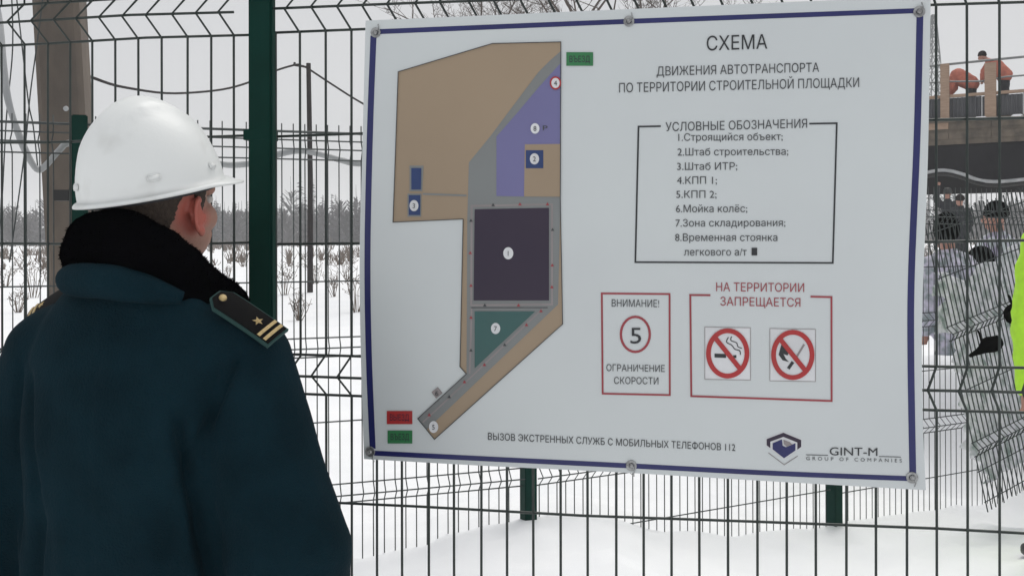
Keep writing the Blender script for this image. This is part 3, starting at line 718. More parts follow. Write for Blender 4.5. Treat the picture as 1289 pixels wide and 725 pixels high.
# epaulettes
def epaulette(s):
    yy = -.058 if s > 0 else .0; dz = 0 if s > 0 else .020; inn = G((s * (.156 if s > 0 else .122), yy, 1.414 + dz)); outp = G((s * (.250 if s > 0 else .236), yy + .012, 1.352 + dz))
    lg_ = (outp - inn); L = lg_.length; lg_.normalize()
    wd = Vector((-s * .028, -.045, -.022)); wd -= lg_ * wd.dot(lg_) * .6; W = .042; wd.normalize()
    nn = lg_.cross(wd).normalized()
    if nn.z < 0: nn = -nn
    def q(a, b, h): return inn + lg_ * a + wd * b + nn * (h + .003 - .5 * (a - L / 2) ** 2 - 3.0 * b * b)
    def sheet(name, poly, h0, h1, m, par):
        # triangulated grid-free plate: subdivide long edges so it follows the curve
        pp = []
        for i in range(len(poly)):
            a = poly[i]; b = poly[(i + 1) % len(poly)]
            n = max(1, int(math.dist(a, b) / .006))
            for k in range(n): pp.append((lerp(a[0], b[0], k / n), lerp(a[1], b[1], k / n)))
        cx = sum(p[0] for p in pp) / len(pp); k = len(pp)
        rings = [1, .66, .33]
        v = []; f = []
        v += [q(a, b, h0) for a, b in pp]
        for t in rings: v += [q(lerp(cx, a, t), b * t, h1) for a, b in pp]
        v.append(q(cx, 0, h1))
        for r in range(3):
            for i in range(k): f.append((r * k + i, r * k + (i + 1) % k, (r + 1) * k + (i + 1) % k, (r + 1) * k + i))
        for i in range(k): f.append((3 * k + i, 3 * k + (i + 1) % k, len(v) - 1))
        o = mesh_obj(name, v, f, m, par)
        bm = bmesh.new(); bm.from_mesh(o.data); bmesh.ops.recalc_face_normals(bm, faces=bm.faces[:]); bm.to_mesh(o.data); bm.free(); return o
    def outl(g): 
        h = W / 2 + g
        return [(-.004 - g, -h * .45), (-.004 - g, h * .45), (.010, h), (L + g, h), (L + g, -h), (.010, -h)]
    ep = sheet('epaulette', outl(0), -.004, .0045, M['strap'], man); ep['label'] = 'right epaulette with star and two gold stripes' if s > 0 else 'left epaulette'
    sheet('piping', outl(.0028), -.004, .0025, M['coatline'], ep)
    mb = MB(); c = q(.008, 0, .005); mb.tube([c, c + nn * .002, c + nn * .0035], [.0065, .006, .003], 16); mb.build('button', M['gold'], ep, True)
    for a in (L - .020, L - .0085):
        v = []
        for i in range(9):
            b = lerp(-W / 2 + .0005, W / 2 - .0005, i / 8); v += [q(a - .0027, b, .0058), q(a + .0027, b, .0058), q(a - .0027, b, .004), q(a + .0027, b, .004)]
        f = []
        for i in range(8): f += [(4 * i, 4 * i + 1, 4 * i + 5, 4 * i + 4), (4 * i, 4 * i + 4, 4 * i + 6, 4 * i + 2), (4 * i + 1, 4 * i + 3, 4 * i + 7, 4 * i + 5)]
        mesh_obj('gold_stripe', v, f, M['gold'], ep)
    v = [q(L - .038, 0, .0085)]
    for i in range(10):
        r = .0088 if i % 2 == 0 else .0037; a = math.pi * i / 5
        v.append(q(L - .038 + r * math.cos(a), r * math.sin(a), .0058))
    mesh_obj('star', v, [(0, i + 1, (i + 1) % 10 + 1) for i in range(10)], M['gold'], ep)
epaulette(1); epaulette(-1)

# trousers and boots
for s in (1, -1):
    blob('trouser_leg', [('c', G((s * .10, 0, .86)), .10, G((s * .115, .015, .48)), .082), ('c', G((s * .115, .015, .48)), .082, G((s * .12, -.005, .16)), .075)], .012, 3, M['trouser'], man)
    blob('boot', [('c', G((s * .12, -.01, .24)), .062, G((s * .12, -.01, .06)), .052), ('c', G((s * .12, -.03, .03)), .045, G((s * .13, .14, .012)), .042)], .010, 3, M['boot'], man)

# hard hat
hcen = W((-.008, .037, 1.590)); pit = Matrix.Rotation(math.radians(13), 3, 'X')
RHH = Matrix.Rotation(-math.radians(8), 3, 'Z') @ RH @ pit
def HH(x, y, z): return hcen + RHH @ Vector((x, y, z))
v = []; f = []; NA, NR = 72, 22
def dome(a, t, off=0):
    # a azimuth (0 = front), t 0 rim .. 1 top
    ph = t * math.pi / 2
    rx, ry, hz = .109 + off, (.130 if math.cos(a) > 0 else .123) + off, .151 + off
    c = math.cos(ph) ** 1.10; s_ = math.sin(ph) ** 1.0
    x, y, z = rx * math.sin(a) * c, ry * math.cos(a) * c, hz * s_
    r = abs(x)
    z += .0075 * (1 - sstep(.046, .050, r)) * sstep(.15, .4, t)          # central raised ridge
    z += .0022 * (1 - sstep(.010, .018, r)) * sstep(.3, .6, t)
    return x, y, z
for i in range(NR + 1):
    for j in range(NA): v.append(HH(*dome(2 * math.pi * j / NA, i / NR)))
for i in range(NR):
    for j in range(NA): f.append((i * NA + j, i * NA + (j + 1) % NA, (i + 1) * NA + (j + 1) % NA, (i + 1) * NA + j))
# rim flange and brim
ring0 = 0; base = len(v)
prof = [(.25, .001, -.004), (.7, -.001, -.006), (1.0, -.004, -.0085), (1.0, -.0065, -.012), (.6, -.004, -.0105), (.05, -.003, -.0075)]
for k, (fr, dz0, dz1) in enumerate(prof):
    for j in range(NA):
        a = 2 * math.pi * j / NA; x, y, z = dome(a, 0)
        wdt = .005 + .028 * sstep(.25, .95, math.cos(a)) + .004 * sstep(-.3, -1, math.cos(a)); nrm = Vector((math.sin(a), math.cos(a) * 1.05, 0)).normalized()
        v.append(HH(x + nrm.x * wdt * fr, y + nrm.y * wdt * fr, lerp(dz0, dz1 - .002, sstep(.2, 1, math.cos(a)) if fr > .5 else 0)))
for j in range(NA): f.append((j, (j + 1) % NA, base + (j + 1) % NA, base + j))
for k in range(len(prof) - 1):
    for j in range(NA): f.append((base + k * NA + j, base + k * NA + (j + 1) % NA, base + (k + 1) * NA + (j + 1) % NA, base + (k + 1) * NA + j))
hat = mesh_obj('hard_hat', v, f, M['hat'], man, True)
bm = bmesh.new(); bm.from_mesh(hat.data); bmesh.ops.remove_doubles(bm, verts=bm.verts[:], dist=.0002); bmesh.ops.recalc_face_normals(bm, faces=bm.faces[:]); bm.to_mesh(hat.data); bm.free(); hat.data.shade_smooth()
for a in (118, 62, 196, -100):                    # accessory slots / harness bosses above the rim
    an = math.radians(a); x, y, z = dome(an, .12, .0015); n3 = Vector((math.sin(an), math.cos(an), .25)).normalized()
    mb = MB(); q = Matrix((Vector((n3.y, -n3.x, 0)).normalized(), n3, Vector((n3.y, -n3.x, 0)).normalized().cross(n3))).transposed()
    bm = bmesh.new(); bmesh.ops.create_cube(bm, size=1, matrix=Matrix.Translation(HH(x, y, z)) @ (RHH @ q).to_4x4() @ Matrix.Diagonal((.022, .003, .012, 1)))
    bmesh.ops.bevel(bm, geom=bm.edges[:], offset=.0022, segments=3, affect='EDGES')
    me = bpy.data.meshes.new('slot_boss'); bm.to_mesh(me); bm.free(); link('slot_boss', me, M['hat'], hat, True)
v = []; f = []                                           # harness band inside
for i, (z, o_) in enumerate(((-.012, -.012), (.03, -.010), (.03, -.014), (-.012, -.016))):
    for j in range(48):
        a = 2 * math.pi * j / 48; v.append(HH((.108 + o_) * math.sin(a), (.119 + o_) * math.cos(a), z))
for i in range(3):
    for j in range(48): f.append((i * 48 + j, i * 48 + (j + 1) % 48, (i + 1) * 48 + (j + 1) % 48, (i + 1) * 48 + j))
mesh_obj('harness', v, f, M['hatin'], hat)
x, y, z = dome(0, .42, .0)                                 # small dark mark at the front
mb = MB(); 
o = mesh_obj('front_mark', [HH(*dome(math.radians(a), t, .0012)) for t in (.34, .5) for a in (-9, -3, 3, 9)] , [(0, 1, 5, 4), (1, 2, 6, 5), (2, 3, 7, 6)], M['kerb'], hat)

# ------------------------------------------------------------------ other people
def worker(label, group, hipx, J, cj, ct, hatm, vox=.02, bulk=1.0, loc=None, face=True, hem=0, hathi=.06):
    """J: joints in world space"""
    base = Vector((loc[0], loc[1], loc[2])); p = empty('person', base, label, 'person', group)
    Q = {k: Vector(v) - base for k, v in J.items()}
    b = []
    b += [('c', Q['hip'], .11, Q['chest'], .13), ('c', Q['chest'], .10, Q['neck'], .055), ('c', Q['neck'], .05, Q['head'], .07), ('e', Q['head'], (.078, .09, .108), None)]
    fd = (Q['face'] - Q['head']).normalized(); b += [('c', Q['head'] + fd * .07, .03, Q['head'] + fd * .10 + Vector((0, 0, -.02)), .016), ('e', Q['head'] + fd * .035 + Vector((0, 0, -.06)), (.055, .055, .05), None)]
    jk = [('c', Q['hip'], .15 * bulk, Q['chest'], .165 * bulk), ('c', Q['chest'], .15 * bulk, Q['neck'] + (Q['chest'] - Q['neck']) * .2, .085)]
    tr = []
    for s in 'lr':
        b += [('c', Q['chest'], .08, Q[s + 'sh'], .055), ('c', Q[s + 'sh'], .052, Q[s + 'el'], .04), ('c', Q[s + 'el'], .04, Q[s + 'ha'], .03)]
        d = (Q[s + 'ha'] - Q[s + 'el']).normalized(); side = d.cross(Vector((0, 1, 0.2))).normalized()
        pc = Q[s + 'ha'] + d * .05; b += [('c', Q[s + 'ha'], .03, pc, .032)]
        for k in range(4): b.append(('c', pc + side * (.024 * (k - 1.5) * .7), .011, pc + side * (.03 * (k - 1.5) * .8) + d * (.075 - .01 * abs(k - 1.4)), .009))
        b.append(('c', Q[s + 'ha'] + d * .02 + side * .025, .012, Q[s + 'ha'] + d * .07 + side * .05, .010))
        b += [('c', Q['hip'], .09, Q[s + 'kn'], .06), ('c', Q[s + 'kn'], .058, Q[s + 'fo'] + Vector((0, 0, .07)), .042)]
        jk += [('c', Q['chest'], .11 * bulk, Q[s + 'sh'], .085), ('c', Q[s + 'sh'], .085, Q[s + 'el'], .072), ('c', Q[s + 'el'], .072, Q[s + 'ha'], .055)]
        tr += [('c', Q['hip'], .13, Q[s + 'kn'], .088), ('c', Q[s + 'kn'], .088, Q[s + 'fo'] + Vector((0, 0, .09)), .072)]
        f0 = Q[s + 'fo']; fh = Vector((fd.x, fd.y, 0)).normalized() if abs(fd.x) + abs(fd.y) > .05 else Vector((0, 1, 0))
        blob('boot', [('c', f0 + Vector((0, 0, .10)), .055, f0 + Vector((0, 0, .05)), .05), ('c', f0 + Vector((0, 0, .045)), .045, f0 + fh * .17 + Vector((0, 0, .04)), .04)], vox, 1, M['boot'], p)
    blob('body', b, vox * .7, 2, M['skin'], p)
    wr = lambda c, n: .012 * noise.noise(c * 11) + .007 * noise.noise(c * 26)
    blob('jacket', jk, vox, 3, cj, p, wr); blob('trousers', tr, vox, 3, ct, p, wr)
    h = Q['head'] + Vector((0, 0, .035)) - fd * .01
    blob('hat', [('e', h + Vector((0, 0, .01)), (.098, .112, hathi + .035), None), ('e', h + Vector((0, 0, -.012)), (.105, .118, .04), None)], vox * .8, 1, hatm, p)
    return p
def standing(px, d, zh, yaw, gl, label, group, cj, ct, hm, zfoot=None, la=None, ra=None, bulk=1.0, lean=0, vox=.02, hathi=.06):
    c = P(px, HY, d); x, y = c.x, c.y; zf = ground_z(x, y) if zfoot is None else zfoot
    H = zh - zf                                    # head centre height
    R = Matrix.Rotation(-yaw, 3, 'Z'); B = Vector((x, y, zf))
    def q(a, b, h): return B + R @ Vector((a, b + lean * max(0, h - .8 * H / 1.62), h * H / 1.62))
    J = dict(hip=q(0, 0, .92), chest=q(0, 0, 1.28), neck=q(0, 0, 1.48), head=q(0, .02, 1.62), face=q(0, .2, 1.60),
             lsh=q(-.185, 0, 1.38), rsh=q(.185, 0, 1.38), lel=q(-.25, -.02, 1.1), rel=q(.25, -.02, 1.1), lha=q(-.24, .08, .86), rha=q(.24, .08, .86),
             lkn=q(-.11, .02, .49), rkn=q(.11, .02, .49), lfo=q(-.13, 0, 0), rfo=q(.13, 0, 0))
    if la: J['lel'], J['lha'] = q(*la[0]), q(*la[1])
    if ra: J['rel'], J['rha'] = q(*ra[0]), q(*ra[1])
    return worker(label, group, 0, J, cj, ct, hm, loc=B, bulk=bulk, vox=vox, hathi=hathi)

standing(1353, 4.9, 1.76, math.radians(-8), 0, 'person in bright lime high-visibility coat at the right edge of the photo', None, M['lime'], M['lime'], M['boot'], bulk=1.3, la=((-.25, 0, 1.05), (-.23, .02, .76)))
grp = 'people crowded behind the far fence'
pa = standing(1204, 8.1, 1.55, math.radians(-20), 0, 'person in pale mottled jacket and round black hat, close behind the slanting mesh panel', grp, M['camo'], M['camo'], M['fur'], zfoot=-.07, bulk=1.4, lean=.12, hathi=.10, ra=((.27, .12, 1.12), (.2, .22, .9)))
pb = standing(1256, 8.7, 1.70, math.radians(-60), 0, 'person with reddish face and dark cap, right of the one in the round black hat', grp, M['camo2'], M['camo'], M['fur'], zfoot=.08, bulk=1.3)
pc_ = standing(1296, 8.0, 1.32, math.radians(-50), 0, 'person bending forward in grey green jacket behind the fence, beside the lime coat', grp, M['camo2'], M['trouser'], M['fur'], zfoot=-.2, bulk=1.35, lean=.4)
g2 = 'small figures on the snow under the deck'
standing(1193, 24, 2.60, .4, 0, 'small distant figure in black with an arm raised, left of the pair under the deck', g2, M['trouser'], M['trouser'], M['boot'], zfoot=.98, bulk=.85, la=((-.25, .1, 1.55), (-.2, .15, 1.78)))
standing(1209, 23, 2.40, -.3, 0, 'small distant figure in dark clothes, right of the pair under the deck', g2, M['trouser'], M['trouser'], M['wood'], zfoot=.80, bulk=1.0)
def bag(name, px, py, d, L, H, tilt, label, cat):
    c = P(px, py, d); o = blob(name, [('c', (-L / 2, 0, -tilt * L / 2 - H * .3), H * .5, (L / 2, 0, tilt * L / 2), H), ('e', (L * .25, 0, tilt * L * .3), (H * 1.4, H * .8, H * 1.05), None)], .015, 3, M['fur'], None, lambda c, n: .02 * noise.noise(c * 9))
    o.location = c; mb = MB(); mb.tube([(-.01, .0, H * .7), (0, .05, H + .03), (.01, .09, H + .04)], .006, 6); mb.build('hook_strap', M['fur'], o, True)
    tag(o, label, cat); return o
bag('black_bag', 1238, 437, 5.72, .15, .042, .45, 'long black bag hooked low on the slanting mesh panel', 'bag')
bag('black_bag', 1277, 396, 5.74, .06, .062, .2, 'rounded black bag hooked on the mesh beside the lime coat', 'bag')
# crumpled pale sheeting hanging behind the loose panel
M['crumple'] = mat('mottled_sheeting', (.84, .82, .90), .6, (.25, .31, .30), 12, lo=.46, hi=.68, bump=.9, bscale=18, stretch=(2.2, 1, 1))
v, f = [], []; NX, NZ = 110, 70
for i in range(NX + 1):
    for k in range(NZ + 1):
        x = .03 + 2.3 * i / NX; kk = k / NZ; x += .16 * max(0, 1 - i / 14) * (noise.noise(Vector((kk * 7, 3, 0))) + .6 * noise.noise(Vector((kk * 19, 5, 0))) + .5); z = .10 + (1.22 + .10 * noise.noise(Vector((x * 4, 0, 0)))) * k / NZ
        y = .09 + .05 * noise.noise(Vector((x * 7, z * 3, 0))) + .03 * abs(noise.noise(Vector((x * 16, z * 11, 4)))) + .012 * noise.noise(Vector((x * 40, z * 30, 4)))
        v.append((x + .02 * noise.noise(Vector((z * 9, 1, x))), y, z))
for i in range(NX):
    for k in range(NZ): f.append((i * (NZ + 1) + k, (i + 1) * (NZ + 1) + k, (i + 1) * (NZ + 1) + k + 1, i * (NZ + 1) + k + 1))
cs = mesh_obj('crumpled_sheet', v, f, M['crumple'], None, True); cs.location = tp.location; cs.rotation_euler = tp.rotation_euler
so = cs.modifiers.new('t', 'SOLIDIFY'); so.thickness = .003
tag(cs, 'crumpled mottled lavender-grey sheeting hanging behind the slanting mesh panel', 'sheeting')

# ------------------------------------------------------------------ raised timber deck at the right
ub = lambda px, d: P(px, HY, d)
dl, dr_ = ub(1165, 25.6), ub(1289, 24.4); dv = (dr_ - dl); dv.z = 0; LL = dv.length; dv.normalize()
dk = empty('construction_deck', (dl.x, dl.y, 1.0), 'raised timber deck with corrugated parapet and black sheeting hanging below, upper right', 'building', None, math.atan2(dv.y, dv.x))
Z = lambda z: z - 1.0
X0, X1, DEP = -3.2, 8.0, 5.0
mb = MB(); mb.box(((X0 + X1) / 2, DEP / 2, Z(4.42)), ((X1 - X0) / 2, DEP / 2, .06)); mb.build('deck_floor', M['beam'], dk)
mb = MB(); mb.box(((X0 + X1) / 2, -.06, Z(4.14)), ((X1 - X0) / 2 + .02, .058, .30)); mb.build('edge_beam', M['beam'], dk)
for i in range(12):
    mb = MB(); a = X0 + i * .95; mb.box((a + .45, -.135, Z(4.30 + .01 * math.sin(i * 3))), (.465, .012, .085)); mb.build('edge_board', M['beam'] if i % 3 else M['plank'], dk)
    mb = MB(); mb.box((a + .45, -.133, Z(4.05 + .012 * math.sin(i * 5))), (.465, .012, .085)); mb.build('edge_board', M['beam'], dk)
for i in range(16):                                        # snow lying on the ledge
    x = X0 + .3 + i * .7 + random.uniform(-.1, .1); L = random.uniform(.12, .28)
    mb = MB(); mb.tube([(x - L, -.16, Z(4.41)), (x - L / 2, -.165, Z(4.435)), (x + L / 2, -.16, Z(4.43)), (x + L, -.155, Z(4.41))], [.01, .04, .045, .01], 8)
    mb.build('snow_patch', M['snow'], dk, True)['kind'] = 'stuff'
mb = MB(); mb.box(((X0 + X1) / 2, -.10, Z(4.40)), ((X1 - X0) / 2, .10, .025)); mb.build('ledge', M['beam'], dk)
pw = .9
nP = int((X1 - X0) / pw)
for i in range(nP):                                        # corrugated parapet sheets
    x = X0 + i * pw; v = []; f = []; n = 36
    for k in range(n + 1):
        t = k / n * (pw - .01); yy = .018 * (1 if (k % 4) < 2 else -1)
        v += [(x + t, yy, Z(4.48)), (x + t, yy, Z(4.98 + .01 * math.sin(i * 2.3)))]
    f = [(2 * k, 2 * k + 2, 2 * k + 3, 2 * k + 1) for k in range(n)]
    o = mesh_obj('parapet_sheet', v, f, M['slate'], dk); so = o.modifiers.new('t', 'SOLIDIFY'); so.thickness = .004
mb = MB(); mb.box(((X0 + X1) / 2, -.0, Z(5.03)), ((X1 - X0) / 2, .05, .035)); mb.build('coping_board', M['plank'], dk)
sx = lambda px: LL * (px - 1165) / 124
for px, top in ((1192, 5.82), (1249.5, 5.75), (1130, 5.8), (1310, 5.8), (1375, 5.8)):
    mb = MB(); wd_ = .10 if px != 1249.5 else .125; mb.box((sx(px), -.06 - .03, (Z(4.42) + Z(top)) / 2), (wd_, .035, (top - 4.42) / 2)); mb.build('rail_post', M['plank'], dk)
mb = MB(); mb.tube([(X0, .03, Z(5.78)), (1.2, .03, Z(5.83)), (X1, .03, Z(5.9))], .03, 8); mb.build('top_rail', M['rail'], dk, True)
mb = MB(); mb.tube([(X0, .03, Z(5.45)), (.5, .03, Z(5.40)), (.9, .03, Z(5.37)), (1.3, .03, Z(5.34)), (1.8, .03, Z(5.40)), (X1, .03, Z(5.42))], .022, 6); mb.build('cable_rail', M['rail'], dk, True)
# hanging black sheeting with pale weighted hem
def hemz(s): 
    return cr([(-3.2, 3.0), (-1, 2.9), (0, 3.07), (.45, 3.12), (.85, 3.02), (1.2, 2.87), (1.6, 2.80), (2.2, 2.83), (3.5, 2.95), (5, 2.82), (8, 2.9)], 10)
hz = hemz(0); v = []; f = []; NR2 = 10
for s, z in hz:
    for k in range(NR2 + 1):
        t = k / NR2; zz = lerp(3.86, z, t); v.append((s, -.06 + .10 * noise.noise(Vector((s * 1.8, t * 2, 0))) * (.3 + t) + .03 * math.sin(s * 9) * t, Z(zz)))
for i in range(len(hz) - 1):
    for k in range(NR2): f.append((i * (NR2 + 1) + k, (i + 1) * (NR2 + 1) + k, (i + 1) * (NR2 + 1) + k + 1, i * (NR2 + 1) + k + 1))
tarp = mesh_obj('hanging_sheet', v, f, M['tarp'], dk, True); so = tarp.modifiers.new('t', 'SOLIDIFY'); so.thickness = .02
mb = MB(); mb.tube([(s, -.13, Z(z + .10)) for s, z in hz], .045, 8); mb.build('hem_pipe', M['pale'], tarp, True)
mb = MB(); mb.tube([(s, -.12, Z(z + .0)) for s, z in hz], .035, 8); mb.build('hem_cord', M['boot'], tarp, True)
mb = MB(); mb.box(((X0 + X1) / 2, DEP, Z(3.6)), ((X1 - X0) / 2, .05, .75)); mb.build('rear_beam', M['tarp'], dk)
for x, y in ((X0 + .3, .3), (X1 - .3, .3), (X0 + .3, DEP - .3), (X1 - .3, DEP - .3)):
    mb = MB(); mb.box((x, y, Z(2.1)), (.15, .15, 2.25)); mb.build('column', M['concrete'], dk)
# workers on the deck
def DW(s, y, z): 
    n = Vector((-dv.y, dv.x, 0)); return Vector((dl.x, dl.y, 0)) + dv * s + n * y + Vector((0, 0, z))
def deckworker(label, s, hip, chest, neck, head, face, el, ha):
    J = dict(hip=DW(hip[0], .45, hip[1]), chest=DW(chest[0], .40, chest[1]), neck=DW(neck[0], .36, neck[1]), head=DW(head[0], .34, head[1]), face=DW(face[0], .2, face[1]))
    for i, k in enumerate('lr'):
        o = (.18 if i else -.12)
        J[k + 'sh'] = DW(lerp(chest[0], neck[0], .6), .40 + o, lerp(chest[1], neck[1], .6)); J[k + 'el'] = DW(el[0] + .03 * i, .32 + o, el[1]); J[k + 'ha'] = DW(ha[0] + .05 * i, .25 + o * .6, ha[1])
        J[k + 'kn'] = DW(hip[0] - .02, .5 + o * .7, 4.98); J[k + 'fo'] = DW(hip[0] + .02, .5 + o * .8, 4.48)
    return worker(label, 'workers bending over the deck parapet', 0, J, M['orange'], M['trouser'], M['orange'] if s else M['wood'], loc=DW(hip[0], .5, 4.48), bulk=1.25)
deckworker('worker in faded red jacket bent double behind the parapet, left of the two', 1, (1.0, 5.36), (.70, 5.56), (.52, 5.48), (.40, 5.38), (.3, 5.2), (.58, 5.28), (.48, 5.14))
deckworker('worker in orange-red jacket leaning over the wide timber post, right of the two', 0, (1.74, 5.50), (1.52, 5.72), (1.36, 5.90), (1.25, 5.99), (1.1, 5.92), (1.30, 5.6), (1.28, 5.40))

# lattice mast
pm = P(1181, HY, 60); mast = empty('lattice_mast', (pm.x, pm.y, ground_z(pm.x, pm.y)), 'grey steel lattice mast rising beside the right edge of the sign', 'mast')
H = 14.6 - ground_z(pm.x, pm.y)
mb = MB(); wb = lambda z: lerp(.95, .10, (z / H) ** .9); offx = lambda z: lerp(0, -.22, z / H)
lv = [H * (1 - (1 - i / 14) ** 1.15) for i in range(15)]
for sx_, sy_ in ((-1, -1), (-1, 1), (1, -1), (1, 1)): 
    mb2 = MB(); mb2.tube([(offx(z) + sx_ * wb(z), sy_ * wb(z), z) for z in lv], .035, 4); mb2.build('mast_leg', M['rail'], mast)
for a, b in zip(lv, lv[1:]):
    for (x0, y0), (x1, y1) in (((-1, -1), (1, -1)), ((1, -1), (1, 1)), ((1, 1), (-1, 1)), ((-1, 1), (-1, -1))):
        mb.tube([(offx(a) + x0 * wb(a), y0 * wb(a), a), (offx(b) + x1 * wb(b), y1 * wb(b), b)], .024, 4)
        mb.tube([(offx(a) + x1 * wb(a), y1 * wb(a), a), (offx(b) + x0 * wb(b), y0 * wb(b), b)], .024, 4)
        mb.tube([(offx(b) + x0 * wb(b), y0 * wb(b), b), (offx(b) + x1 * wb(b), y1 * wb(b), b)], .024, 4)
mb.build('bracing', M['rail'], mast)

# ------------------------------------------------------------------ left: concrete pole, hose, cables, power line
pp_ = empty('concrete_pole', (P(95, 305, 6.2).x, 6.2, 0), 'thick leaning concrete pole behind the fences at the left edge', 'pole')
v = []; f = []; rings = []
for k in range(15):
    z = -.4 + 7.4 * k / 14; y_img = HY - (z - EYE) * F / 6.2; cxp = 76.5 + (y_img - 0) * .052
    cx = P(cxp, HY, 6.2).x - pp_.location.x; h = lerp(.126, .138, (y_img) / 300) if False else .128; ch = .03; a = math.radians(18)
    ring = [(-h, -h + ch), (-h + ch, -h), (h - ch, -h), (h, -h + ch), (h, h - ch), (h - ch, h), (-h + ch, h), (-h, h - ch)]
    for x, y in ring: v.append((cx + x * math.cos(a) - y * math.sin(a) * .5, x * math.sin(a) + y * math.cos(a), z))
for k in range(14):
    for j in range(8): f.append((k * 8 + j, k * 8 + (j + 1) % 8, (k + 1) * 8 + (j + 1) % 8, (k + 1) * 8 + j))
f += [tuple(reversed(range(8))), tuple(14 * 8 + j for j in range(8))]
mesh_obj('shaft', v, f, M['concrete'], pp_)
b = blob('insulator_knob', [('e', (0, 0, 0), (.016, .016, .016), None)], .005, 1, M['pale'], pp_); b.location = P(83, 137, 6.02) - pp_.location

def ff_d(px, off=0):
    u = (px - CX) / F
    for a, b in zip(poly, poly[1:]):
        t = (u * a.y - a.x) / ((b.x - a.x) - u * (b.y - a.y))
        if 0 <= t <= 1: return lerp(a.y, b.y, t) + off
    return 4
hose_px = [(-20, -60), (-2, 20), (4, 80), (10, 125), (22, 165), (36, 198), (48, 214), (60, 206), (74, 190), (90, 180), (140, 186), (200, 197), (262, 204), (292, 208), (325, 204), (352, 194), (378, 190), (405, 195), (430, 202), (452, 206), (500, 204), (600, 196), (664, 200)]
hp_pts = [tuple(P(x, y, ff_d(max(x, -20), .09))) for x, y in hose_px]
mb = MB(); q = cr(hp_pts, 5); mb.tube(q, [.013 + .004 * abs(noise.noise(Vector(p) * 5)) for p in q], 8)
tag(mb.build('hose', M['pale'], None, True), 'pale frosty hose looped over the top of the farther mesh fence', 'hose')
cab = [([(14, -20), (16, 60), (8, 150), (2, 260), (-6, 330)], 'dark slack cable hanging at the far left edge'), ([(55, -10), (46, 60), (38, 120), (30, 200), (12, 330)], 'thin cable slanting down to the left beside the concrete pole'),
       ([(20, -10), (28, 60), (36, 130), (42, 160), (48, 215)], 'thin cable slanting down to the right onto the hose loop')]
for pts, lab in cab:
    mb = MB(); mb.tube(cr([tuple(P(x, y, 5.2)) for x, y in pts], 5), .0035, 5); tag(mb.build('cable', M['farwire'], None, True), lab, 'cable')

up_ = P(390, HY, 29); upz = ground_z(up_.x, up_.y)
upo = empty('power_pole', (up_.x, up_.y, upz), 'slim dark wooden power pole standing in the snow between green post and sign', 'pole')
mb = MB(); top = P(388, 80, 29).z - upz; mb.tube([(0, 0, -.3), (0.02, 0, top * .5), (-.02, 0, top)], [.085, .075, .065], 8); mb.build('shaft', M['wood'], upo, True)
mb = MB(); mb.tube([(-.02, -.03, top - .12), (-.40, -.05, top - .06)], .03, 6); arm_ = mb.build('crossarm', M['wood'], upo)
mb = MB(); mb.tube([(-.40, -.05, top - .07), (-.40, -.05, top + .02)], [.045, .03], 8); mb.build('insulator', M['boot'], arm_)
wl = [(100, 93, 6.5), (113, 97, 8), (160, 111, 13), (220, 118, 19), (280, 113, 24), (316, 103, 26.5), (345, 90, 28), (372, 82, 29), (380, 83.5, 29), (388, 87, 29), (420, 108, 31), (457, 131, 33), (520, 165, 36), (620, 200, 40), (760, 230, 46)]
mb = MB(); q = cr([tuple(P(x, y, d)) + (d,) for x, y, d in wl], 5); mb.tube([p[:3] for p in q], [.0065 + .0008 * p[3] for p in q], 5)
tag(mb.build('power_line', M['wood'], None, True), 'sagging black overhead line between the concrete pole and the power pole', 'cable')

# ------------------------------------------------------------------ vegetation
def bare_tree(x, y, H, label, spread=1.0, seed=1, group=None, dens=3):
    rnd = random.Random(seed); z0 = ground_z(x, y) - .1
    t = empty('bare_tree', (x, y, z0), label, 'tree', group); tk, cr_ = MB(), MB()
    def grow(mb, p, d, L, r, lvl):
        n = 4; pts = [p.copy()]; rs = [r]; dd = d.copy()
        for i in range(n):
            dd = (dd + Vector((rnd.uniform(-1, 1), rnd.uniform(-1, 1), rnd.uniform(-.5, .9))) * (.10 + .06 * lvl)).normalized()
            p = p + dd * L / n; pts.append(p.copy()); rs.append(r * (1 - .75 * (i + 1) / n) if lvl else r * (1 - .55 * (i + 1) / n))
        mb.tube(pts, rs, 5 if lvl < 2 else 3, cap=lvl < 2)
        if lvl >= 4: return
        m = [11, 7, dens + 2, dens, 0][lvl]
        for i in range(m):
            s = rnd.uniform(.3 if lvl else .35, 1); k = min(n - 1, int(s * n)); q = pts[k].lerp(pts[k + 1], s * n - k)
            ax = Vector((rnd.uniform(-1, 1), rnd.uniform(-1, 1), rnd.uniform(-.1, .6))).normalized()
            nd = (dd * .55 + ax * spread).normalized()
            grow(cr_, q, nd, L * rnd.uniform(.42, .62) * (1.1 - .4 * s), max(.006, rs[k] * .5), lvl + 1)
    grow(tk, Vector(), Vector((rnd.uniform(-.05, .05), 0, 1)), H * .8, H * .016, 0)
    tk.build('trunk', M['twig'], t, True); cr_.build('crown', M['twig'], t)
for px, d, H, sd_, lab in ((600, 27, 8.2, 3, 'bare winter tree whose thin twigs show over the left half of the sign'), (655, 30, 9.2, 5, 'bare winter tree behind the sign above the plan drawing'),
                           (740, 26, 8.6, 8, 'bare winter tree showing above the top middle bolt of the sign'), (820, 29, 9.6, 11, 'dense bare tree above the sign heading, second from the right'),
                           (900, 27, 8.8, 14, 'brownish bare tree above the sign heading, rightmost of the treetops')):
    p = P(px, HY, d); bare_tree(p.x, p.y, H, lab, 1.0 , sd_, 'bare treetops above the sign' if px < 1000 else None)

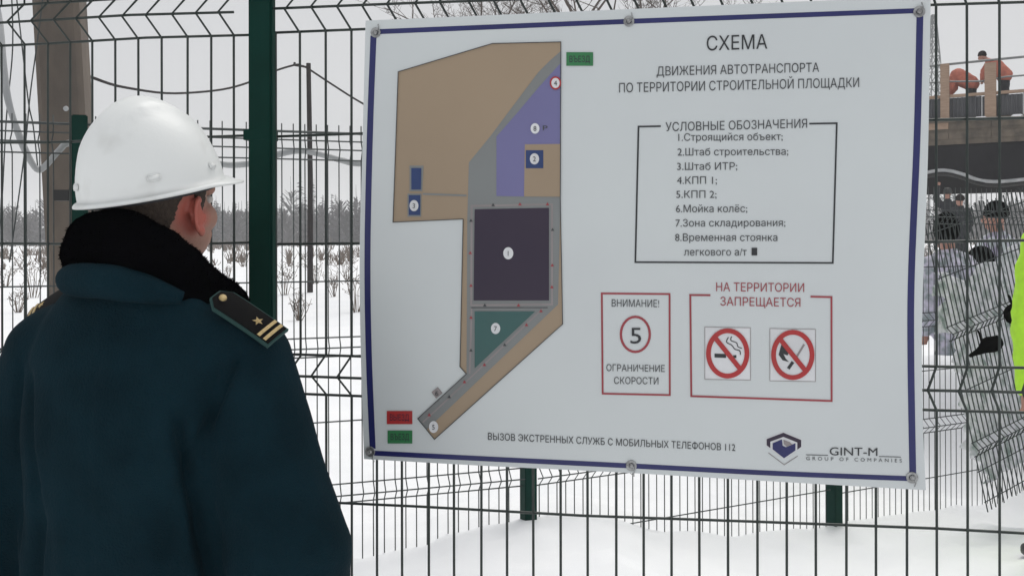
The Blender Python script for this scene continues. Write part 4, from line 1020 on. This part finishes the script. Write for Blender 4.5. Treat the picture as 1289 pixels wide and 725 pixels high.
# far wood: continuous ragged band
rnd = random.Random(4); mb = MB()
for i in range(2600):
    px = rnd.uniform(-900, 2300); d = rnd.uniform(105, 175); p = P(px, HY, d); z = ground_z(p.x, p.y) - .2
    top = 250 + 13 * noise.noise(Vector((px * .012, 0, 0))) + 5 * noise.noise(Vector((px * .05, 2, 0)))
    Ht = max(1.5, (HY - top) * d / F + EYE - z) * rnd.uniform(.6, 1.08)
    if rnd.random() < .07: Ht *= 1.35
    kind = rnd.random()
    b = Vector((p.x, p.y, z)); mb.tube([b, b + Vector((rnd.uniform(-.2, .2), 0, Ht))], [.11, .02], 3, cap=False)
    n = 46
    for k in range(n):
        h = rnd.uniform(.12, 1); 
        if kind < .45:  # spruce-like
            r = (1 - h) * Ht * .20 + .12; a = rnd.uniform(0, 6.28); q = b + Vector((0, 0, h * Ht)); e = q + Vector((math.cos(a) * r, math.sin(a) * r, -r * .45))
            s = Vector((-math.sin(a), math.cos(a), 0)) * (.14 + r * .28); 
            j = len(mb.v); mb.v += [q, e + s, e - s]; mb.f.append((j, j + 1, j + 2))
        else:
            r = math.sin(min(1, h * 1.05) * math.pi) ** .6 * Ht * .2 + .1; a = rnd.uniform(0, 6.28); q = b + Vector((0, 0, h * Ht * .8)); e = q + Vector((math.cos(a) * r, math.sin(a) * r, r * rnd.uniform(.5, 1.1)))
            j = len(mb.v); s = Vector((-math.sin(a), math.cos(a), .3)) * .13; mb.v += [q + s, q - s, e, e + s * 1.5]; mb.f.append((j, j + 1, j + 2, j + 3))
tag(mb.build('distant_wood', M['wood_far']), 'grey misty band of far-off leafless and conifer woodland along the horizon', 'woodland', kind='stuff')

# scrub: ragged continuous band of thin brush in front of the wood
rnd = random.Random(12); mb = MB()
for i in range(1500):
    px = rnd.uniform(-300, 1500); d = rnd.uniform(42, 98); p = P(px, HY, d); z = ground_z(p.x, p.y) - .05
    if noise.noise(Vector((p.x * .09, p.y * .06, 2))) < -.12: continue
    h0 = rnd.uniform(.35, 1.1) * (1 + .5 * noise.noise(Vector((p.x * .1, 5, 0))))
    for k in range(9):
        a = rnd.uniform(0, 6.28); t = Vector((p.x + math.cos(a) * h0 * rnd.uniform(.1, .7), p.y, z + h0 * rnd.uniform(.5, 1.1))); b = Vector((p.x + rnd.uniform(-.1, .1), p.y, z))
        s_ = Vector((.018, 0, 0)); j = len(mb.v); m_ = (b + t) / 2 + Vector((rnd.uniform(-.1, .1), .02, .05)); mb.v += [b - s_, b + s_, m_ + s_, m_ - s_, t]; mb.f += [(j, j + 1, j + 2, j + 3), (j + 3, j + 2, j + 4)]
tag(mb.build('scrub', M['weed']), 'ragged brown brush dotted over the far snow field below the woodland', 'brush', kind='stuff')

# dry weeds poking through the snow
def weed(px, d, h, lab, seed, n=14, m='weed'):
    rnd = random.Random(seed); p = P(px, HY, d); z = ground_z(p.x, p.y) - .03
    o = empty('dry_shrub', (p.x, p.y, z), lab, 'shrub', 'dry weeds in the snow field'); st = MB(); sd2 = MB()
    for i in range(n):
        a = rnd.uniform(0, 6.28); r = rnd.uniform(.05, .5) * h; hh = h * rnd.uniform(.5, 1.1)
        t = Vector((math.cos(a) * r, math.sin(a) * r, hh)); st.tube([(t.x * .2, t.y * .2, 0), t * .5 + Vector((rnd.uniform(-.1, .1), 0, .06)), t * rnd.uniform(.7, 1.3)], [.010, .008, .004], 3)
        for k in range(5):
            q = t * rnd.uniform(.55, 1); e = q + Vector((rnd.uniform(-.16, .16), rnd.uniform(-.1, .1), rnd.uniform(.03, .15))) * h
            st.tube([q, e], [.007, .004], 3); sd2.box(e, (.007 * h, .007 * h, .016 * h))
    st.build('stems', M[m], o); sd2.build('seed_heads', M[m], o)['kind'] = 'stuff'
for i, (px, d, h) in enumerate(((6, 33, .9), (42, 27, 1.2), (60, 36, .8), (22, 22, .6), (288, 40, .5), (358, 28, 1.1), (376, 20, .6), (398, 34, 1.0), (421, 27, .7), (448, 22, 1.0), (437, 36, 1.1))):
    where = ['at the extreme left edge', 'left of the concrete pole, reddest of its row', 'just left of the concrete pole', 'low in the snow near the left edge', "behind the man's face",
             'just right of the thick green post', 'lower right of the thick green post', 'at the foot of the power pole', 'between power pole and sign', 'beside the left edge of the sign', 'farther back near the left edge of the sign'][i]
    weed(px, d, h, 'small dry weed clump in the snow ' + where, 40 + i, n=10)

# ------------------------------------------------------------------ winter haze
x0, x1, y0, y1 = gx[0] - 5, gx[-1] + 5, gy[0] - 5, gy[-1] + 5
mb = MB(); mb.box(((x0 + x1) / 2, (y0 + y1) / 2, 7.5), ((x1 - x0) / 2, (y1 - y0) / 2, 10))
hm = bpy.data.materials.new('winter_haze'); hm.use_nodes = True; t = hm.node_tree; t.nodes.clear()
o_ = t.nodes.new('ShaderNodeOutputMaterial'); pv = t.nodes.new('ShaderNodeVolumePrincipled')
pv.inputs['Color'].default_value = (.98, .985, .99, 1); pv.inputs['Density'].default_value = .0016; pv.inputs['Anisotropy'].default_value = .2
t.links.new(pv.outputs[0], o_.inputs['Volume'])
hz_ = mb.build('haze', hm); hz_['kind'] = 'stuff'
